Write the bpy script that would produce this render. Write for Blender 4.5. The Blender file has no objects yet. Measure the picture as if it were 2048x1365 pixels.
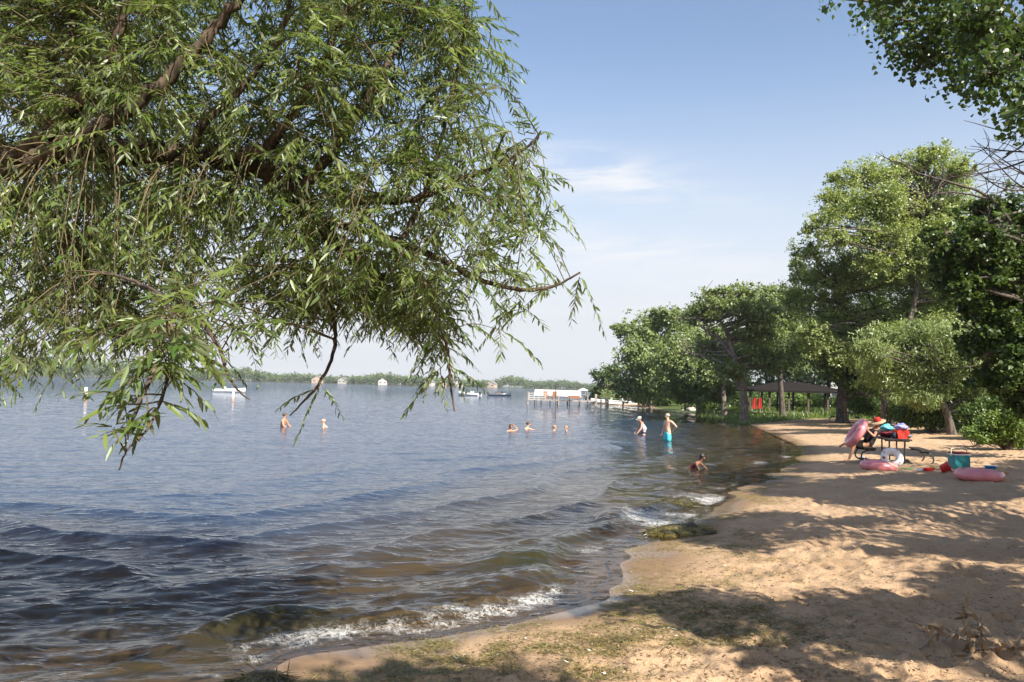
import bpy, math, random
import numpy as np
from mathutils import Matrix, Vector

S = bpy.context.scene
COL = S.collection
R = math.radians
rng = np.random.default_rng(7)
random.seed(7)

# ------------------------------------------------------------------ camera
F = 1593.0                       # focal length in pixels of the 2048 px photograph
EYE = np.array([0.0, 0.0, 2.2])
PITCH, ROLL = math.atan(90 / F), 0.0262
_fw = np.array([0, math.cos(PITCH), math.sin(PITCH)])
_u0 = np.array([0, -math.sin(PITCH), math.cos(PITCH)])
_x0 = np.array([1.0, 0, 0])
RT = _x0 * math.cos(ROLL) + _u0 * math.sin(ROLL)
UP = -_x0 * math.sin(ROLL) + _u0 * math.cos(ROLL)
cd = bpy.data.cameras.new("camera")
cd.sensor_width = 36
cd.lens = 36 * F / 2048
cd.clip_start, cd.clip_end = 0.05, 6000
cam = bpy.data.objects.new("camera", cd)
COL.objects.link(cam)
cam.matrix_world = Matrix(((RT[0], UP[0], -_fw[0], EYE[0]), (RT[1], UP[1], -_fw[1], EYE[1]),
                           (RT[2], UP[2], -_fw[2], EYE[2]), (0, 0, 0, 1)))
S.camera = cam

# ------------------------------------------------------------------ sky, sun, exposure
SUN_AZ = R(146)                  # clockwise from +Y: behind the photographer's right shoulder
SUN_EL = R(43)
w = bpy.data.worlds.new("World")
S.world = w
w.use_nodes = True
nt = w.node_tree
nt.nodes.clear()
N = nt.nodes.new
out = N("ShaderNodeOutputWorld"); bg = N("ShaderNodeBackground")
sky = N("ShaderNodeTexSky"); sky.sky_type = 'NISHITA'; sky.sun_disc = False
sky.sun_elevation = SUN_EL; sky.sun_rotation = SUN_AZ
sky.air_density = 1.0; sky.dust_density = 1.6; sky.ozone_density = 1.2; sky.altitude = 200
bg.inputs[1].default_value = 0.106
# cirrus: wispy clouds, laid on the sky dome by direction
tc = N("ShaderNodeTexCoord"); sep = N("ShaderNodeSeparateXYZ")
nt.links.new(tc.outputs["Generated"], sep.inputs[0])
def wm(op, a, b=None, c=None):
    n = N("ShaderNodeMath"); n.operation = op
    for i, v in enumerate((a, b, c)):
        if v is None: continue
        if isinstance(v, (int, float)): n.inputs[i].default_value = v
        else: nt.links.new(v, n.inputs[i])
    return n.outputs[0]
zz = wm('ADD', wm('MAXIMUM', sep.outputs[2], 0.0), 0.10)
cx = wm('DIVIDE', sep.outputs[0], zz); cy = wm('DIVIDE', sep.outputs[1], zz)
comb = N("ShaderNodeCombineXYZ")
nt.links.new(cx, comb.inputs[0]); nt.links.new(cy, comb.inputs[1])
mp = N("ShaderNodeMapping"); mp.inputs['Scale'].default_value = (0.33, 1.0, 1)
mp.inputs['Rotation'].default_value = (0, 0, R(-12)); mp.inputs['Location'].default_value = (0.35, 0.55, 0)
nt.links.new(comb.outputs[0], mp.inputs[0])
n1 = N("ShaderNodeTexNoise"); n1.inputs['Scale'].default_value = 0.62; n1.inputs['Detail'].default_value = 9
n1.inputs['Roughness'].default_value = 0.56; n1.inputs['Distortion'].default_value = 0.5
nt.links.new(mp.outputs[0], n1.inputs[0])
rp = N("ShaderNodeMapRange"); rp.interpolation_type = 'SMOOTHSTEP'
rp.inputs[1].default_value = 0.44; rp.inputs[2].default_value = 0.72
rp.inputs[3].default_value = 0.0; rp.inputs[4].default_value = 0.75
nt.links.new(n1.outputs[0], rp.inputs[0])
fade = N("ShaderNodeMapRange"); fade.inputs[1].default_value = 0.40; fade.inputs[2].default_value = 0.16
fade.interpolation_type = 'SMOOTHSTEP'
nt.links.new(sep.outputs[2], fade.inputs[0])
cl = wm('MULTIPLY', rp.outputs[0], wm('MULTIPLY', fade.outputs[0], .55))
taz = wm('DIVIDE', sep.outputs[0], wm('MAXIMUM', sep.outputs[1], .05))
n2 = N("ShaderNodeTexNoise"); n2.inputs['Scale'].default_value = 4.2; n2.inputs['Detail'].default_value = 10; n2.inputs['Roughness'].default_value = .66; n2.inputs['Distortion'].default_value = 1.1
mp2 = N("ShaderNodeMapping"); mp2.inputs['Scale'].default_value = (1.0, 1.0, 6.5); mp2.inputs['Rotation'].default_value = (0, R(7), 0)
nt.links.new(tc.outputs["Generated"], mp2.inputs[0]); nt.links.new(mp2.outputs[0], n2.inputs[0])
rp2 = N("ShaderNodeMapRange"); rp2.interpolation_type = 'SMOOTHSTEP'; rp2.inputs[1].default_value = .33; rp2.inputs[2].default_value = .64; nt.links.new(n2.outputs[0], rp2.inputs[0])
for a0, z0, sa, sz, amp in ((.09, .262, .11, .026, 1.0), (.17, .240, .12, .016, 1.0), (.06, .285, .05, .012, .5), (.16, .165, .20, .026, .7), (.24, .135, .14, .018, .6), (-.45, .27, .25, .03, .4)):
    u_ = wm('SUBTRACT', taz, a0); v_ = wm('ADD', wm('SUBTRACT', sep.outputs[2], z0), wm('MULTIPLY', u_, .10))
    e_ = wm('POWER', 2.718, wm('MULTIPLY', wm('ADD', wm('POWER', wm('DIVIDE', u_, sa), 2.0), wm('POWER', wm('DIVIDE', v_, sz), 2.0)), -1.0))
    cl = wm('MAXIMUM', cl, wm('MULTIPLY', wm('MULTIPLY', e_, rp2.outputs[0]), amp))
hz = N("ShaderNodeMapRange"); hz.inputs[1].default_value = 0.42; hz.inputs[2].default_value = 0.03
hz.inputs[3].default_value = 0.0; hz.inputs[4].default_value = 0.97; hz.interpolation_type = 'SMOOTHSTEP'
nt.links.new(sep.outputs[2], hz.inputs[0])
m1 = N("ShaderNodeMix"); m1.data_type = 'RGBA'
m1.inputs[7].default_value = (4.05, 4.15, 4.38, 1)
nt.links.new(hz.outputs[0], m1.inputs[0])
m2_ = N("ShaderNodeMix"); m2_.data_type = 'RGBA'; m2_.inputs[7].default_value = (4.9, 4.85, 4.9, 1)
nt.links.new(cl, m2_.inputs[0]); nt.links.new(m1.outputs[2], m2_.inputs[6])
nt.links.new(sky.outputs[0], m1.inputs[6])
nt.links.new(m2_.outputs[2], bg.inputs[0]); nt.links.new(bg.outputs[0], out.inputs[0])

sl = bpy.data.lights.new("sun", 'SUN')
sl.energy = 5.0; sl.angle = R(0.53); sl.color = (1.0, 0.93, 0.82)
sun = bpy.data.objects.new("sun", sl)
COL.objects.link(sun)
SUND = np.array([math.sin(SUN_AZ) * math.cos(SUN_EL), math.cos(SUN_AZ) * math.cos(SUN_EL), math.sin(SUN_EL)])
sun.rotation_euler = Vector(SUND).to_track_quat('Z', 'Y').to_euler()
S.view_settings.view_transform = 'Standard'
S.view_settings.look = 'None'
S.view_settings.exposure = 0.95
S.view_settings.gamma = 1.0
S.cycles.max_bounces = 7
S.cycles.transparent_max_bounces = 12
S.cycles.caustics_reflective = False
S.cycles.caustics_refractive = False

# ------------------------------------------------------------------ helpers
def ray(px, py):
    px = np.asarray(px, float); py = np.asarray(py, float)
    return _fw + ((px - 1024) / F)[..., None] * RT + ((682.5 - py) / F)[..., None] * UP
def onz(px, py, z=0.0):          # point of the plane z seen at a photo position
    d = ray(px, py)
    return EYE + d * ((z - EYE[2]) / d[..., 2])[..., None]
def at(px, py, y):               # point at distance y (world Y) seen at a photo position
    d = ray(px, py)
    return EYE + d * (np.asarray(y, float) / d[..., 1])[..., None]
def nrm(v):
    return v / (np.linalg.norm(v, axis=-1, keepdims=True) + 1e-9)

class MB:                        # collects polygons, builds ONE mesh object
    def __init__(s): s.V = []; s.F = []; s.n = 0; s.T = []
    def add(s, V, F, tint=None):
        V = np.asarray(V, float).reshape(-1, 3); F = np.asarray(F, np.int64)
        s.V.append(V); s.F.append(F + s.n); s.n += len(V)
        s.T.append(np.full(len(F), 0.5) if tint is None else np.broadcast_to(np.asarray(tint, float), (len(F),)))
        return s
    def build(s, name, mat, parent=None, smooth=True, attrs=None):
        V = np.concatenate(s.V); me = bpy.data.meshes.new(name)
        lv = np.concatenate([f.ravel() for f in s.F])
        cnt = np.concatenate([np.full(len(f), f.shape[1]) for f in s.F])
        me.vertices.add(len(V)); me.vertices.foreach_set("co", V.astype(np.float32).ravel())
        me.loops.add(len(lv)); me.loops.foreach_set("vertex_index", lv.astype(np.int32))
        me.polygons.add(len(cnt))
        st = np.concatenate([[0], np.cumsum(cnt)[:-1]])
        me.polygons.foreach_set("loop_start", st.astype(np.int32))
        me.polygons.foreach_set("use_smooth", np.full(len(cnt), smooth, bool))
        me.update(calc_edges=True)
        a = me.attributes.new("tint", 'FLOAT', 'FACE')
        a.data.foreach_set("value", np.concatenate(s.T).astype(np.float32))
        for k, v in (attrs or {}).items():
            a = me.attributes.new(k, 'FLOAT', 'POINT'); a.data.foreach_set("value", np.asarray(v, np.float32))
        if mat is not None: me.materials.append(mat)
        o = bpy.data.objects.new(name, me); COL.objects.link(o)
        if parent is not None: o.parent = parent
        return o
    # --- shapes
    def tube(s, P, rad, n=7, caps=True, tint=None):
        P = np.asarray(P, float); rad = np.broadcast_to(np.asarray(rad, float), (len(P),))
        T = nrm(np.gradient(P, axis=0)); ref = np.array([0.31, 0.17, 0.93])
        if abs(T[0] @ ref) > 0.9: ref = np.array([0.95, 0.1, 0.2])
        A = nrm(np.cross(T, ref)); B = np.cross(T, A)
        a = np.linspace(0, 2 * np.pi, n, endpoint=False)
        V = P[:, None] + rad[:, None, None] * (np.cos(a)[None, :, None] * A[:, None] + np.sin(a)[None, :, None] * B[:, None])
        k = len(P); i = np.arange(k - 1)[:, None] * n; j = np.arange(n)[None]; j2 = (j + 1) % n
        s.add(V.reshape(-1, 3), np.stack([i + j, i + j2, i + n + j2, i + n + j], -1).reshape(-1, 4), tint)
        if caps:
            s.add(V[0], np.arange(n)[::-1][None]); s.add(V[-1], np.arange(n)[None])
        return s
    def box(s, c, d, rz=0.0, M=None):
        V = np.array([[x, y, z] for x in (-.5, .5) for y in (-.5, .5) for z in (-.5, .5)]) * np.array(d)
        if M is not None: V = V @ np.asarray(M).T
        cz, sz = math.cos(rz), math.sin(rz)
        V = V @ np.array([[cz, -sz, 0], [sz, cz, 0], [0, 0, 1]]).T + np.array(c)
        return s.add(V, [[0, 1, 3, 2], [4, 6, 7, 5], [0, 4, 5, 1], [2, 3, 7, 6], [0, 2, 6, 4], [1, 5, 7, 3]])
    def ell(s, c, r, n=14, m=9, noise=0.0, M=None):
        th = np.linspace(0, np.pi, m); ph = np.linspace(0, 2 * np.pi, n, endpoint=False)
        V = np.stack([np.sin(th)[:, None] * np.cos(ph), np.sin(th)[:, None] * np.sin(ph), np.cos(th)[:, None] * np.ones(n)], -1).reshape(-1, 3)
        if noise: V = V * (1 + noise * lump(V * 1.7 + np.array(c)))[:, None]
        V = V * np.array(r)
        if M is not None: V = V @ np.asarray(M).T
        i = np.arange(m - 1)[:, None] * n; j = np.arange(n)[None]; j2 = (j + 1) % n
        return s.add(V + np.array(c), np.stack([i + j, i + n + j, i + n + j2, i + j2], -1).reshape(-1, 4))
    def torus(s, c, R0, r0, M=None, n=40, m=14, wr=0.0, sq=1.0):
        u = np.linspace(0, 2 * np.pi, n, endpoint=False); v = np.linspace(0, 2 * np.pi, m, endpoint=False)
        rr = r0 * (1 + wr * np.sin(u * 9) * 0.5)[:, None]
        V = np.stack([(R0 + rr * np.cos(v)) * np.cos(u)[:, None], (R0 + rr * np.cos(v)) * np.sin(u)[:, None], sq * rr * np.sin(v) * np.ones((n, 1))], -1).reshape(-1, 3)
        if M is not None: V = V @ np.asarray(M).T
        i = np.arange(n)[:, None]; j = np.arange(m)[None]
        Fq = np.stack([i * m + j, ((i + 1) % n) * m + j, ((i + 1) % n) * m + (j + 1) % m, i * m + (j + 1) % m], -1).reshape(-1, 4)
        return s.add(V + np.array(c), Fq)
    def lathe(s, prof, c=(0, 0, 0), n=20, M=None):
        prof = np.asarray(prof, float); a = np.linspace(0, 2 * np.pi, n, endpoint=False); k = len(prof)
        V = np.stack([prof[:, :1] * np.cos(a), prof[:, :1] * np.sin(a), prof[:, 1:] * np.ones(n)], -1).reshape(-1, 3)
        if M is not None: V = V @ np.asarray(M).T
        i = np.arange(k - 1)[:, None] * n; j = np.arange(n)[None]; j2 = (j + 1) % n
        return s.add(V + np.array(c), np.stack([i + j, i + j2, i + n + j2, i + n + j], -1).reshape(-1, 4))
    def prism(s, poly, y0, y1, M=None, c=(0, 0, 0)):   # polygon in XZ swept along Y
        p = np.asarray(poly, float); k = len(p)
        V = np.concatenate([np.c_[p[:, 0], np.full(k, y0), p[:, 1]], np.c_[p[:, 0], np.full(k, y1), p[:, 1]]])
        if M is not None: V = V @ np.asarray(M).T
        V = V + np.array(c)
        i = np.arange(k); j = (i + 1) % k
        s.add(V, np.stack([i, j, j + k, i + k], -1)); s.add(V[:k], [list(range(k))[::-1]]); return s.add(V[k:], [list(range(k))])

def lump(p):                     # cheap smooth pseudo noise, about -1..1
    x, y, z = p[..., 0], p[..., 1], p[..., 2]
    return (np.sin(2.1 * x + 1.3 * np.sin(1.7 * y + z)) + np.sin(2.7 * y - 1.1 * np.sin(2.3 * z + x)) + np.sin(3.1 * z + 1.7 * np.sin(1.9 * x - y))) / 3
_G = rng.uniform(0, 1, (64, 64))
def vnoise(x, y):                # value noise, 0..1
    xi = np.floor(x).astype(int); yi = np.floor(y).astype(int); fx = x - xi; fy = y - yi
    fx = fx * fx * (3 - 2 * fx); fy = fy * fy * (3 - 2 * fy)
    g = lambda a, b: _G[a % 64, b % 64]
    return (g(xi, yi) * (1 - fx) + g(xi + 1, yi) * fx) * (1 - fy) + (g(xi, yi + 1) * (1 - fx) + g(xi + 1, yi + 1) * fx) * fy
def sstep(a, b, x):
    t = np.clip((x - a) / (b - a), 0, 1); return t * t * (3 - 2 * t)
def bez(P, n):                   # smooth curve through control points
    P = np.asarray(P, float)
    if len(P) == 2: return P[0] + (P[1] - P[0]) * np.linspace(0, 1, n)[:, None]
    Q = np.concatenate([[2 * P[0] - P[1]], P, [2 * P[-1] - P[-2]]]); k = len(P) - 1
    u = np.linspace(0, k - 1e-6, n); i = u.astype(int); t = (u - i)[:, None]
    a, b, c, d = Q[i], Q[i + 1], Q[i + 2], Q[i + 3]
    return 0.5 * (2 * b + (c - a) * t + (2 * a - 5 * b + 4 * c - d) * t ** 2 + (3 * b - a - 3 * c + d) * t ** 3)
def rotz(a): return np.array([[math.cos(a), -math.sin(a), 0], [math.sin(a), math.cos(a), 0], [0, 0, 1]])
def rotx(a): return np.array([[1, 0, 0], [0, math.cos(a), -math.sin(a)], [0, math.sin(a), math.cos(a)]])
def roty(a): return np.array([[math.cos(a), 0, math.sin(a)], [0, 1, 0], [-math.sin(a), 0, math.cos(a)]])

def tag(o, label=None, cat=None, group=None, kind=None):
    for k, v in (("label", label), ("category", cat), ("group", group), ("kind", kind)):
        if v: o[k] = v
    return o
def thing(name, label, cat, loc=(0, 0, 0), rz=0.0, group=None):
    o = bpy.data.objects.new(name, None); COL.objects.link(o)
    o.location = [float(v) for v in loc]; o.rotation_euler = (0, 0, rz); o.empty_display_size = 0.3
    return tag(o, label, cat, group)
def copy_tree(o, parent=None):
    c = o.copy(); COL.objects.link(c)
    if parent is not None: c.parent = parent
    for ch in list(o.children): copy_tree(ch, c)
    return c

# ------------------------------------------------------------------ materials
def mat_new(name):
    m = bpy.data.materials.new(name); m.use_nodes = True
    return m, m.node_tree
def principled(name, col, rough=0.6, vary=0.0, scale=8.0, bump=0.0, metal=0.0, col2=None, coat=0.0, sss=0.0):
    m, t = mat_new(name); b = t.nodes["Principled BSDF"]
    b.inputs["Base Color"].default_value = (*col, 1); b.inputs["Roughness"].default_value = rough
    b.inputs["Metallic"].default_value = metal; b.inputs["Coat Weight"].default_value = coat
    if sss:
        b.inputs["Subsurface Weight"].default_value = sss; b.inputs["Subsurface Radius"].default_value = (.02, .01, .006)
    if vary or col2 or bump:
        g = t.nodes.new("ShaderNodeTexCoord"); n = t.nodes.new("ShaderNodeTexNoise")
        n.inputs["Scale"].default_value = scale; n.inputs["Detail"].default_value = 6
        t.links.new(g.outputs["Object"], n.inputs["Vector"])
        mx = t.nodes.new("ShaderNodeMix"); mx.data_type = 'RGBA'
        rm = t.nodes.new("ShaderNodeMapRange"); rm.inputs[1].default_value = .35; rm.inputs[2].default_value = .65
        t.links.new(n.outputs[0], rm.inputs[0]); t.links.new(rm.outputs[0], mx.inputs[0])
        c2 = col2 or tuple(max(0, c * (1 - vary)) for c in col)
        c1 = col if col2 else tuple(min(1, c * (1 + vary)) for c in col)
        mx.inputs[6].default_value = (*c1, 1); mx.inputs[7].default_value = (*c2, 1)
        t.links.new(mx.outputs[2], b.inputs["Base Color"])
        if bump:
            bp = t.nodes.new("ShaderNodeBump"); bp.inputs["Strength"].default_value = bump; bp.inputs["Distance"].default_value = 0.02
            t.links.new(n.outputs[0], bp.inputs["Height"]); t.links.new(bp.outputs[0], b.inputs["Normal"])
    return m
def leaf_mat(name, c_dark, c_light, under=None, trans=0.35, gloss=0.12, rough=0.38):
    m, t = mat_new(name); t.nodes.clear(); nn = t.nodes.new; L = t.links.new
    o = nn("ShaderNodeOutputMaterial"); at_ = nn("ShaderNodeAttribute"); at_.attribute_name = "tint"
    mx = nn("ShaderNodeMix"); mx.data_type = 'RGBA'
    mx.inputs[6].default_value = (*c_dark, 1); mx.inputs[7].default_value = (*c_light, 1); L(at_.outputs["Fac"], mx.inputs[0])
    col = mx.outputs[2]
    if under:
        ge = nn("ShaderNodeNewGeometry"); m2 = nn("ShaderNodeMix"); m2.data_type = 'RGBA'
        m2.inputs[7].default_value = (*under, 1); L(col, m2.inputs[6]); L(ge.outputs["Backfacing"], m2.inputs[0]); col = m2.outputs[2]
    d = nn("ShaderNodeBsdfDiffuse"); tr = nn("ShaderNodeBsdfTranslucent"); gl = nn("ShaderNodeBsdfGlossy")
    gl.inputs["Roughness"].default_value = rough; gl.inputs["Color"].default_value = (.9, .95, 1, 1)
    hs = nn("ShaderNodeHueSaturation"); hs.inputs["Saturation"].default_value = 1.08; hs.inputs["Value"].default_value = 1.7
    L(mx.outputs[2], hs.inputs["Color"]); L(col, d.inputs[0]); L(hs.outputs[0], tr.inputs[0])
    a = nn("ShaderNodeMixShader"); a.inputs[0].default_value = trans; L(d.outputs[0], a.inputs[1]); L(tr.outputs[0], a.inputs[2])
    b = nn("ShaderNodeMixShader"); b.inputs[0].default_value = gloss; L(a.outputs[0], b.inputs[1]); L(gl.outputs[0], b.inputs[2])
    L(b.outputs[0], o.inputs[0])
    return m
def bark_mat(name, c1, c2, sc=14.0, bump=0.6):
    m, t = mat_new(name); nn = t.nodes.new; L = t.links.new; b = t.nodes["Principled BSDF"]
    b.inputs["Roughness"].default_value = 0.9
    g = nn("ShaderNodeTexCoord"); mp = nn("ShaderNodeMapping"); mp.inputs["Scale"].default_value = (1, 1, .35)
    L(g.outputs["Object"], mp.inputs[0]); n = nn("ShaderNodeTexNoise"); n.inputs["Scale"].default_value = sc; n.inputs["Detail"].default_value = 8
    L(mp.outputs[0], n.inputs[0]); cr = nn("ShaderNodeValToRGB"); cr.color_ramp.elements[0].position = .38; cr.color_ramp.elements[1].position = .66
    cr.color_ramp.elements[0].color = (*c1, 1); cr.color_ramp.elements[1].color = (*c2, 1); L(n.outputs[0], cr.inputs[0]); L(cr.outputs[0], b.inputs["Base Color"])
    bp = nn("ShaderNodeBump"); bp.inputs["Strength"].default_value = bump; bp.inputs["Distance"].default_value = .03
    L(n.outputs[0], bp.inputs["Height"]); L(bp.outputs[0], b.inputs["Normal"])
    return m

M = {}
M['willow_leaf'] = leaf_mat('willow_leaf', (.065, .122, .022), (.215, .27, .062), under=(.26, .30, .17), trans=.42, gloss=.04, rough=.42)
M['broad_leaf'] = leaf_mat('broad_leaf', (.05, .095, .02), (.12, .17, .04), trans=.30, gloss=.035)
M['oak_leaf'] = leaf_mat('oak_leaf', (.085, .145, .028), (.25, .29, .07), under=(.21, .26, .10), trans=.28, gloss=.03)
M['poplar_leaf'] = leaf_mat('poplar_leaf', (.13, .20, .036), (.35, .39, .095), under=(.29, .34, .13), trans=.36, gloss=.03)
M['sallow_leaf'] = leaf_mat('sallow_leaf', (.10, .16, .03), (.27, .315, .075), under=(.25, .30, .12), trans=.3, gloss=.03)
M['shaded_leaf'] = leaf_mat('shaded_leaf', (.042, .08, .016), (.11, .155, .035), trans=.3, gloss=.03)  # crown shade put into a darker leaf colour
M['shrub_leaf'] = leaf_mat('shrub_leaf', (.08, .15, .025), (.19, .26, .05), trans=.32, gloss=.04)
M['far_leaf'] = leaf_mat('far_leaf', (.07, .11, .04), (.14, .18, .075), trans=.2, gloss=.0)
M['grass'] = leaf_mat('grass_blade', (.07, .13, .02), (.19, .25, .05), trans=.4, gloss=.04)
M['weed'] = leaf_mat('weed', (.07, .065, .016), (.30, .25, .07), trans=.15, gloss=.10)
M['litter'] = leaf_mat('litter', (.10, .06, .03), (.42, .29, .17), trans=.1, gloss=.03)
M['willow_bark'] = bark_mat('willow_bark', (.035, .024, .017), (.15, .105, .072))
M['willow_twig'] = principled('willow_twig', (.11, .085, .04), .7, .3, 6)
M['oak_bark'] = bark_mat('oak_bark', (.10, .08, .065), (.30, .25, .21), 10)
M['dark_bark'] = bark_mat('dark_bark', (.045, .036, .03), (.16, .125, .10), 9)
M['dead_twig'] = principled('dead_twig', (.10, .075, .06), .9, .3, 5)

# ------------------------------------------------------------------ terrain: shoreline, beach, lake bed
_sp = np.array([(760, 1305), (1000, 1240), (1175, 1180), (1280, 1108), (1325, 1050), (1430, 988), (1540, 950), (1590, 922), (1600, 897),
                (1552, 875), (1503, 853), (1460, 838), (1385, 828), (1300, 817), (1230, 811)], float)
_sw = onz(_sp[:, 0], _sp[:, 1])[:, :2]
SHORE = np.concatenate([[(-60, 1.0), (-20, 5.5), (-9, 7.4), (-6, 6.5), (-4.2, 5.0), (-2.8, 5.1), (-1.8, 5.75)], _sw,
                        [(14.5, 118), (24, 150), (62, 260), (170, 420), (520, 720), (3000, 950)]])
def chaikin(P, k=2):
    for _ in range(k):
        a = P[:-1] * .75 + P[1:] * .25; b = P[:-1] * .25 + P[1:] * .75
        P = np.concatenate([P[:1], np.stack([a, b], 1).reshape(-1, 2), P[-1:]])
    return P
SHORE = chaikin(SHORE)
_poly = np.concatenate([SHORE, [(3000, -3000), (-3000, -3000), (-3000, -100)]])
def shore_d(x, y):               # signed distance to the waterline, + on land
    x = np.asarray(x, float); y = np.asarray(y, float); sh = x.shape; x = x.ravel(); y = y.ravel()
    best = np.full(x.shape, 1e18)
    for (ax, ay), (bx, by) in zip(SHORE[:-1], SHORE[1:]):
        dx, dy = bx - ax, by - ay; t = np.clip(((x - ax) * dx + (y - ay) * dy) / (dx * dx + dy * dy), 0, 1)
        best = np.minimum(best, (x - ax - t * dx) ** 2 + (y - ay - t * dy) ** 2)
    ins = np.zeros(x.shape, bool); P = _poly
    for (ax, ay), (bx, by) in zip(P, np.roll(P, -1, 0)):
        if ay == by: continue
        c = ((ay > y) != (by > y)) & (x < (bx - ax) * (y - ay) / (by - ay) + ax); ins ^= c
    d = np.where(ins, 1, -1) * np.sqrt(best)
    d = d + ((vnoise(x * .55 + 2.3, y * .55) - .5) * .8 + (vnoise(x * 1.9, y * 1.9 + 6) - .5) * .22) * sstep(40, 18, np.hypot(x, y)) * np.exp(-(d / 3) ** 2)
    d = d + .42 * sstep(8.5, 6.2, y) * sstep(-4, -2.2, x) * np.exp(-(d / 2.5) ** 2)
    return d.reshape(sh)
def far_land(x, y):              # the far shore, about 0.8 km away
    r = np.hypot(x, y); th = np.arctan2(x, y)
    rs = 800 + 60 * np.sin(th * 9) + 30 * np.sin(th * 23 + 1) - 120 * sstep(-.3, -.55, th)
    return r - rs
def height(x, y, d=None, fine=True):
    if d is None: d = shore_d(x, y)
    s = np.maximum(-d, 0); p = np.maximum(d, 0)
    z = 0.52 * (1 - np.exp(-p / 6.5)) + 0.012 * np.minimum(p, 60) * sstep(8, 30, p) - (0.55 * (1 - np.exp(-s / 5)) + 0.022 * np.minimum(s, 120))
    fl = far_land(x, y); th = np.arctan2(x, y)
    z = np.where((fl > -20) & (d < 0), np.maximum(z, np.minimum(-1 + (fl + 20) * .05, .6)), z)
    z = z + np.where(d < 0, sstep(10, 130, fl) * (1 + 7 * sstep(-.22, -.52, th)), 0)
    z = np.where(z > 30, 30, z)
    if fine:
        dry = sstep(.7, 2.4, p) * sstep(70, 30, np.hypot(x, y)) * (.35 + 1.25 * vnoise(x * .7 + 17, y * .7))
        a = vnoise(x * 2.1 + 3, y * 2.1); b = vnoise(x * 4.7, y * 4.7 + 9); c = vnoise(x * 10 + 5, y * 10); e = vnoise(x * .6, y * .6 + 40)
        z = z + dry * ((a - .5) * .05 + (np.abs(b - .5) * -.13 + .03) + (c - .5) * .032 + (np.abs(vnoise(x * 7.3 + 2, y * 7.3 + 8) - .5) * -.05)) + (e - .5) * .05 * sstep(0, 2, p) * sstep(100, 40, np.hypot(x, y))
        z = z + (c - .5) * .012 * sstep(.15, .7, p) * (1 - dry)
    return z
def gz(x, y): return float(height(np.array([float(x)]), np.array([float(y)]), fine=False)[0])
# where sand ends and grass starts
GRASS = chaikin(np.concatenate([onz(*np.array([(1390, 826), (1440, 834), (1500, 841), (1600, 837), (1690, 837), (1770, 846), (1850, 853), (1930, 868), (1965, 888), (2060, 900)], float).T, .35)[:, :2],
                                [(24, 24), (22, 12), (24, -10), (40, -60)]]), 2)
_gpoly = np.concatenate([GRASS, [(900, -60), (900, 900), (20, 140)]])
def in_grass(x, y):
    x = np.asarray(x, float).ravel(); y = np.asarray(y, float).ravel(); best = np.full(x.shape, 1e18); ins = np.zeros(x.shape, bool)
    for (ax, ay), (bx, by) in zip(GRASS[:-1], GRASS[1:]):
        dx, dy = bx - ax, by - ay; t = np.clip(((x - ax) * dx + (y - ay) * dy) / (dx * dx + dy * dy), 0, 1)
        best = np.minimum(best, (x - ax - t * dx) ** 2 + (y - ay - t * dy) ** 2)
    for (ax, ay), (bx, by) in zip(_gpoly, np.roll(_gpoly, -1, 0)):
        if ay == by: continue
        ins ^= ((ay > y) != (by > y)) & (x < (bx - ax) * (y - ay) / (by - ay) + ax)
    return np.where(ins, 1, -1) * np.sqrt(best)
def algae_mask(x, y, d):         # washed-up weed on the sand
    n = vnoise(x * 1.3 + 7, y * 1.3) * .6 + vnoise(x * 3.7, y * 3.7 + 3) * .4
    wide = np.where(y < 8, 3.1, np.where(y < 10.5, 2.2, np.where(y < 19, 1.2, 0.7)))
    band = sstep(0.05, .35, d) * sstep(wide + .9, wide * .45, d) * sstep(45, 22, y)
    gap = 1 - .85 * np.exp(-((x - 2.2) ** 2 + (y - 9.9) ** 2) / 1.2) 
    return np.clip(band * sstep(.36, .62, n) * gap * (.35 + .65 * sstep(.3, .6, vnoise(x * 9 + 1, y * 9))), 0, 1)

def polar(r, th):
    rr, tt = np.meshgrid(r, th, indexing='ij'); n = len(th)
    i = np.arange(len(r) - 1)[:, None] * n; j = np.arange(n - 1)[None]
    Fq = np.stack([i + j, i + j + 1, i + n + j + 1, i + n + j], -1).reshape(-1, 4)
    return (rr * np.sin(tt)).ravel(), (rr * np.cos(tt)).ravel(), rr.ravel(), Fq
TH = np.concatenate([np.linspace(-np.pi, -.75, 60)[:-1], np.linspace(-.75, -.66, 20)[:-1], np.linspace(-.66, .62, 800)[:-1], np.linspace(.62, .75, 20)[:-1], np.linspace(.75, np.pi, 60)])
RG = np.concatenate([[.02, .5, 1, 1.6, 2.2, 2.8], np.geomspace(3.2, 60, 560), np.geomspace(61, 3500, 130)])
gx, gy, gr, gf = polar(RG, TH)
gd = shore_d(gx, gy); gzv = height(gx, gy, gd)
g_in = in_grass(gx, gy)
grass_a = np.where(gd > 0, sstep(-.5, .8, g_in + (vnoise(gx * .8, gy * .8) - .5) * 2), 0)
grass_a = np.maximum(grass_a, np.where(gd < 0, sstep(5, 30, far_land(gx, gy)), 0))
wet = sstep(1.05, .4, gd + (vnoise(gx * .7, gy * .7) - .5) * .7)
alg = algae_mask(gx, gy, gd)
alg = np.maximum(alg, np.where(gd < 0, sstep(.5, .75, vnoise(gx * .9 + 20, gy * .9)) * .8 * sstep(-7, -1.0, gd), 0))
mb = MB(); mb.add(np.c_[gx, gy, gzv], gf)
m, t = mat_new("sand_and_soil"); nn = t.nodes.new; L = t.links.new; b = t.nodes["Principled BSDF"]
def attr(n):
    a = nn("ShaderNodeAttribute"); a.attribute_name = n; return a.outputs["Fac"]
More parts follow.
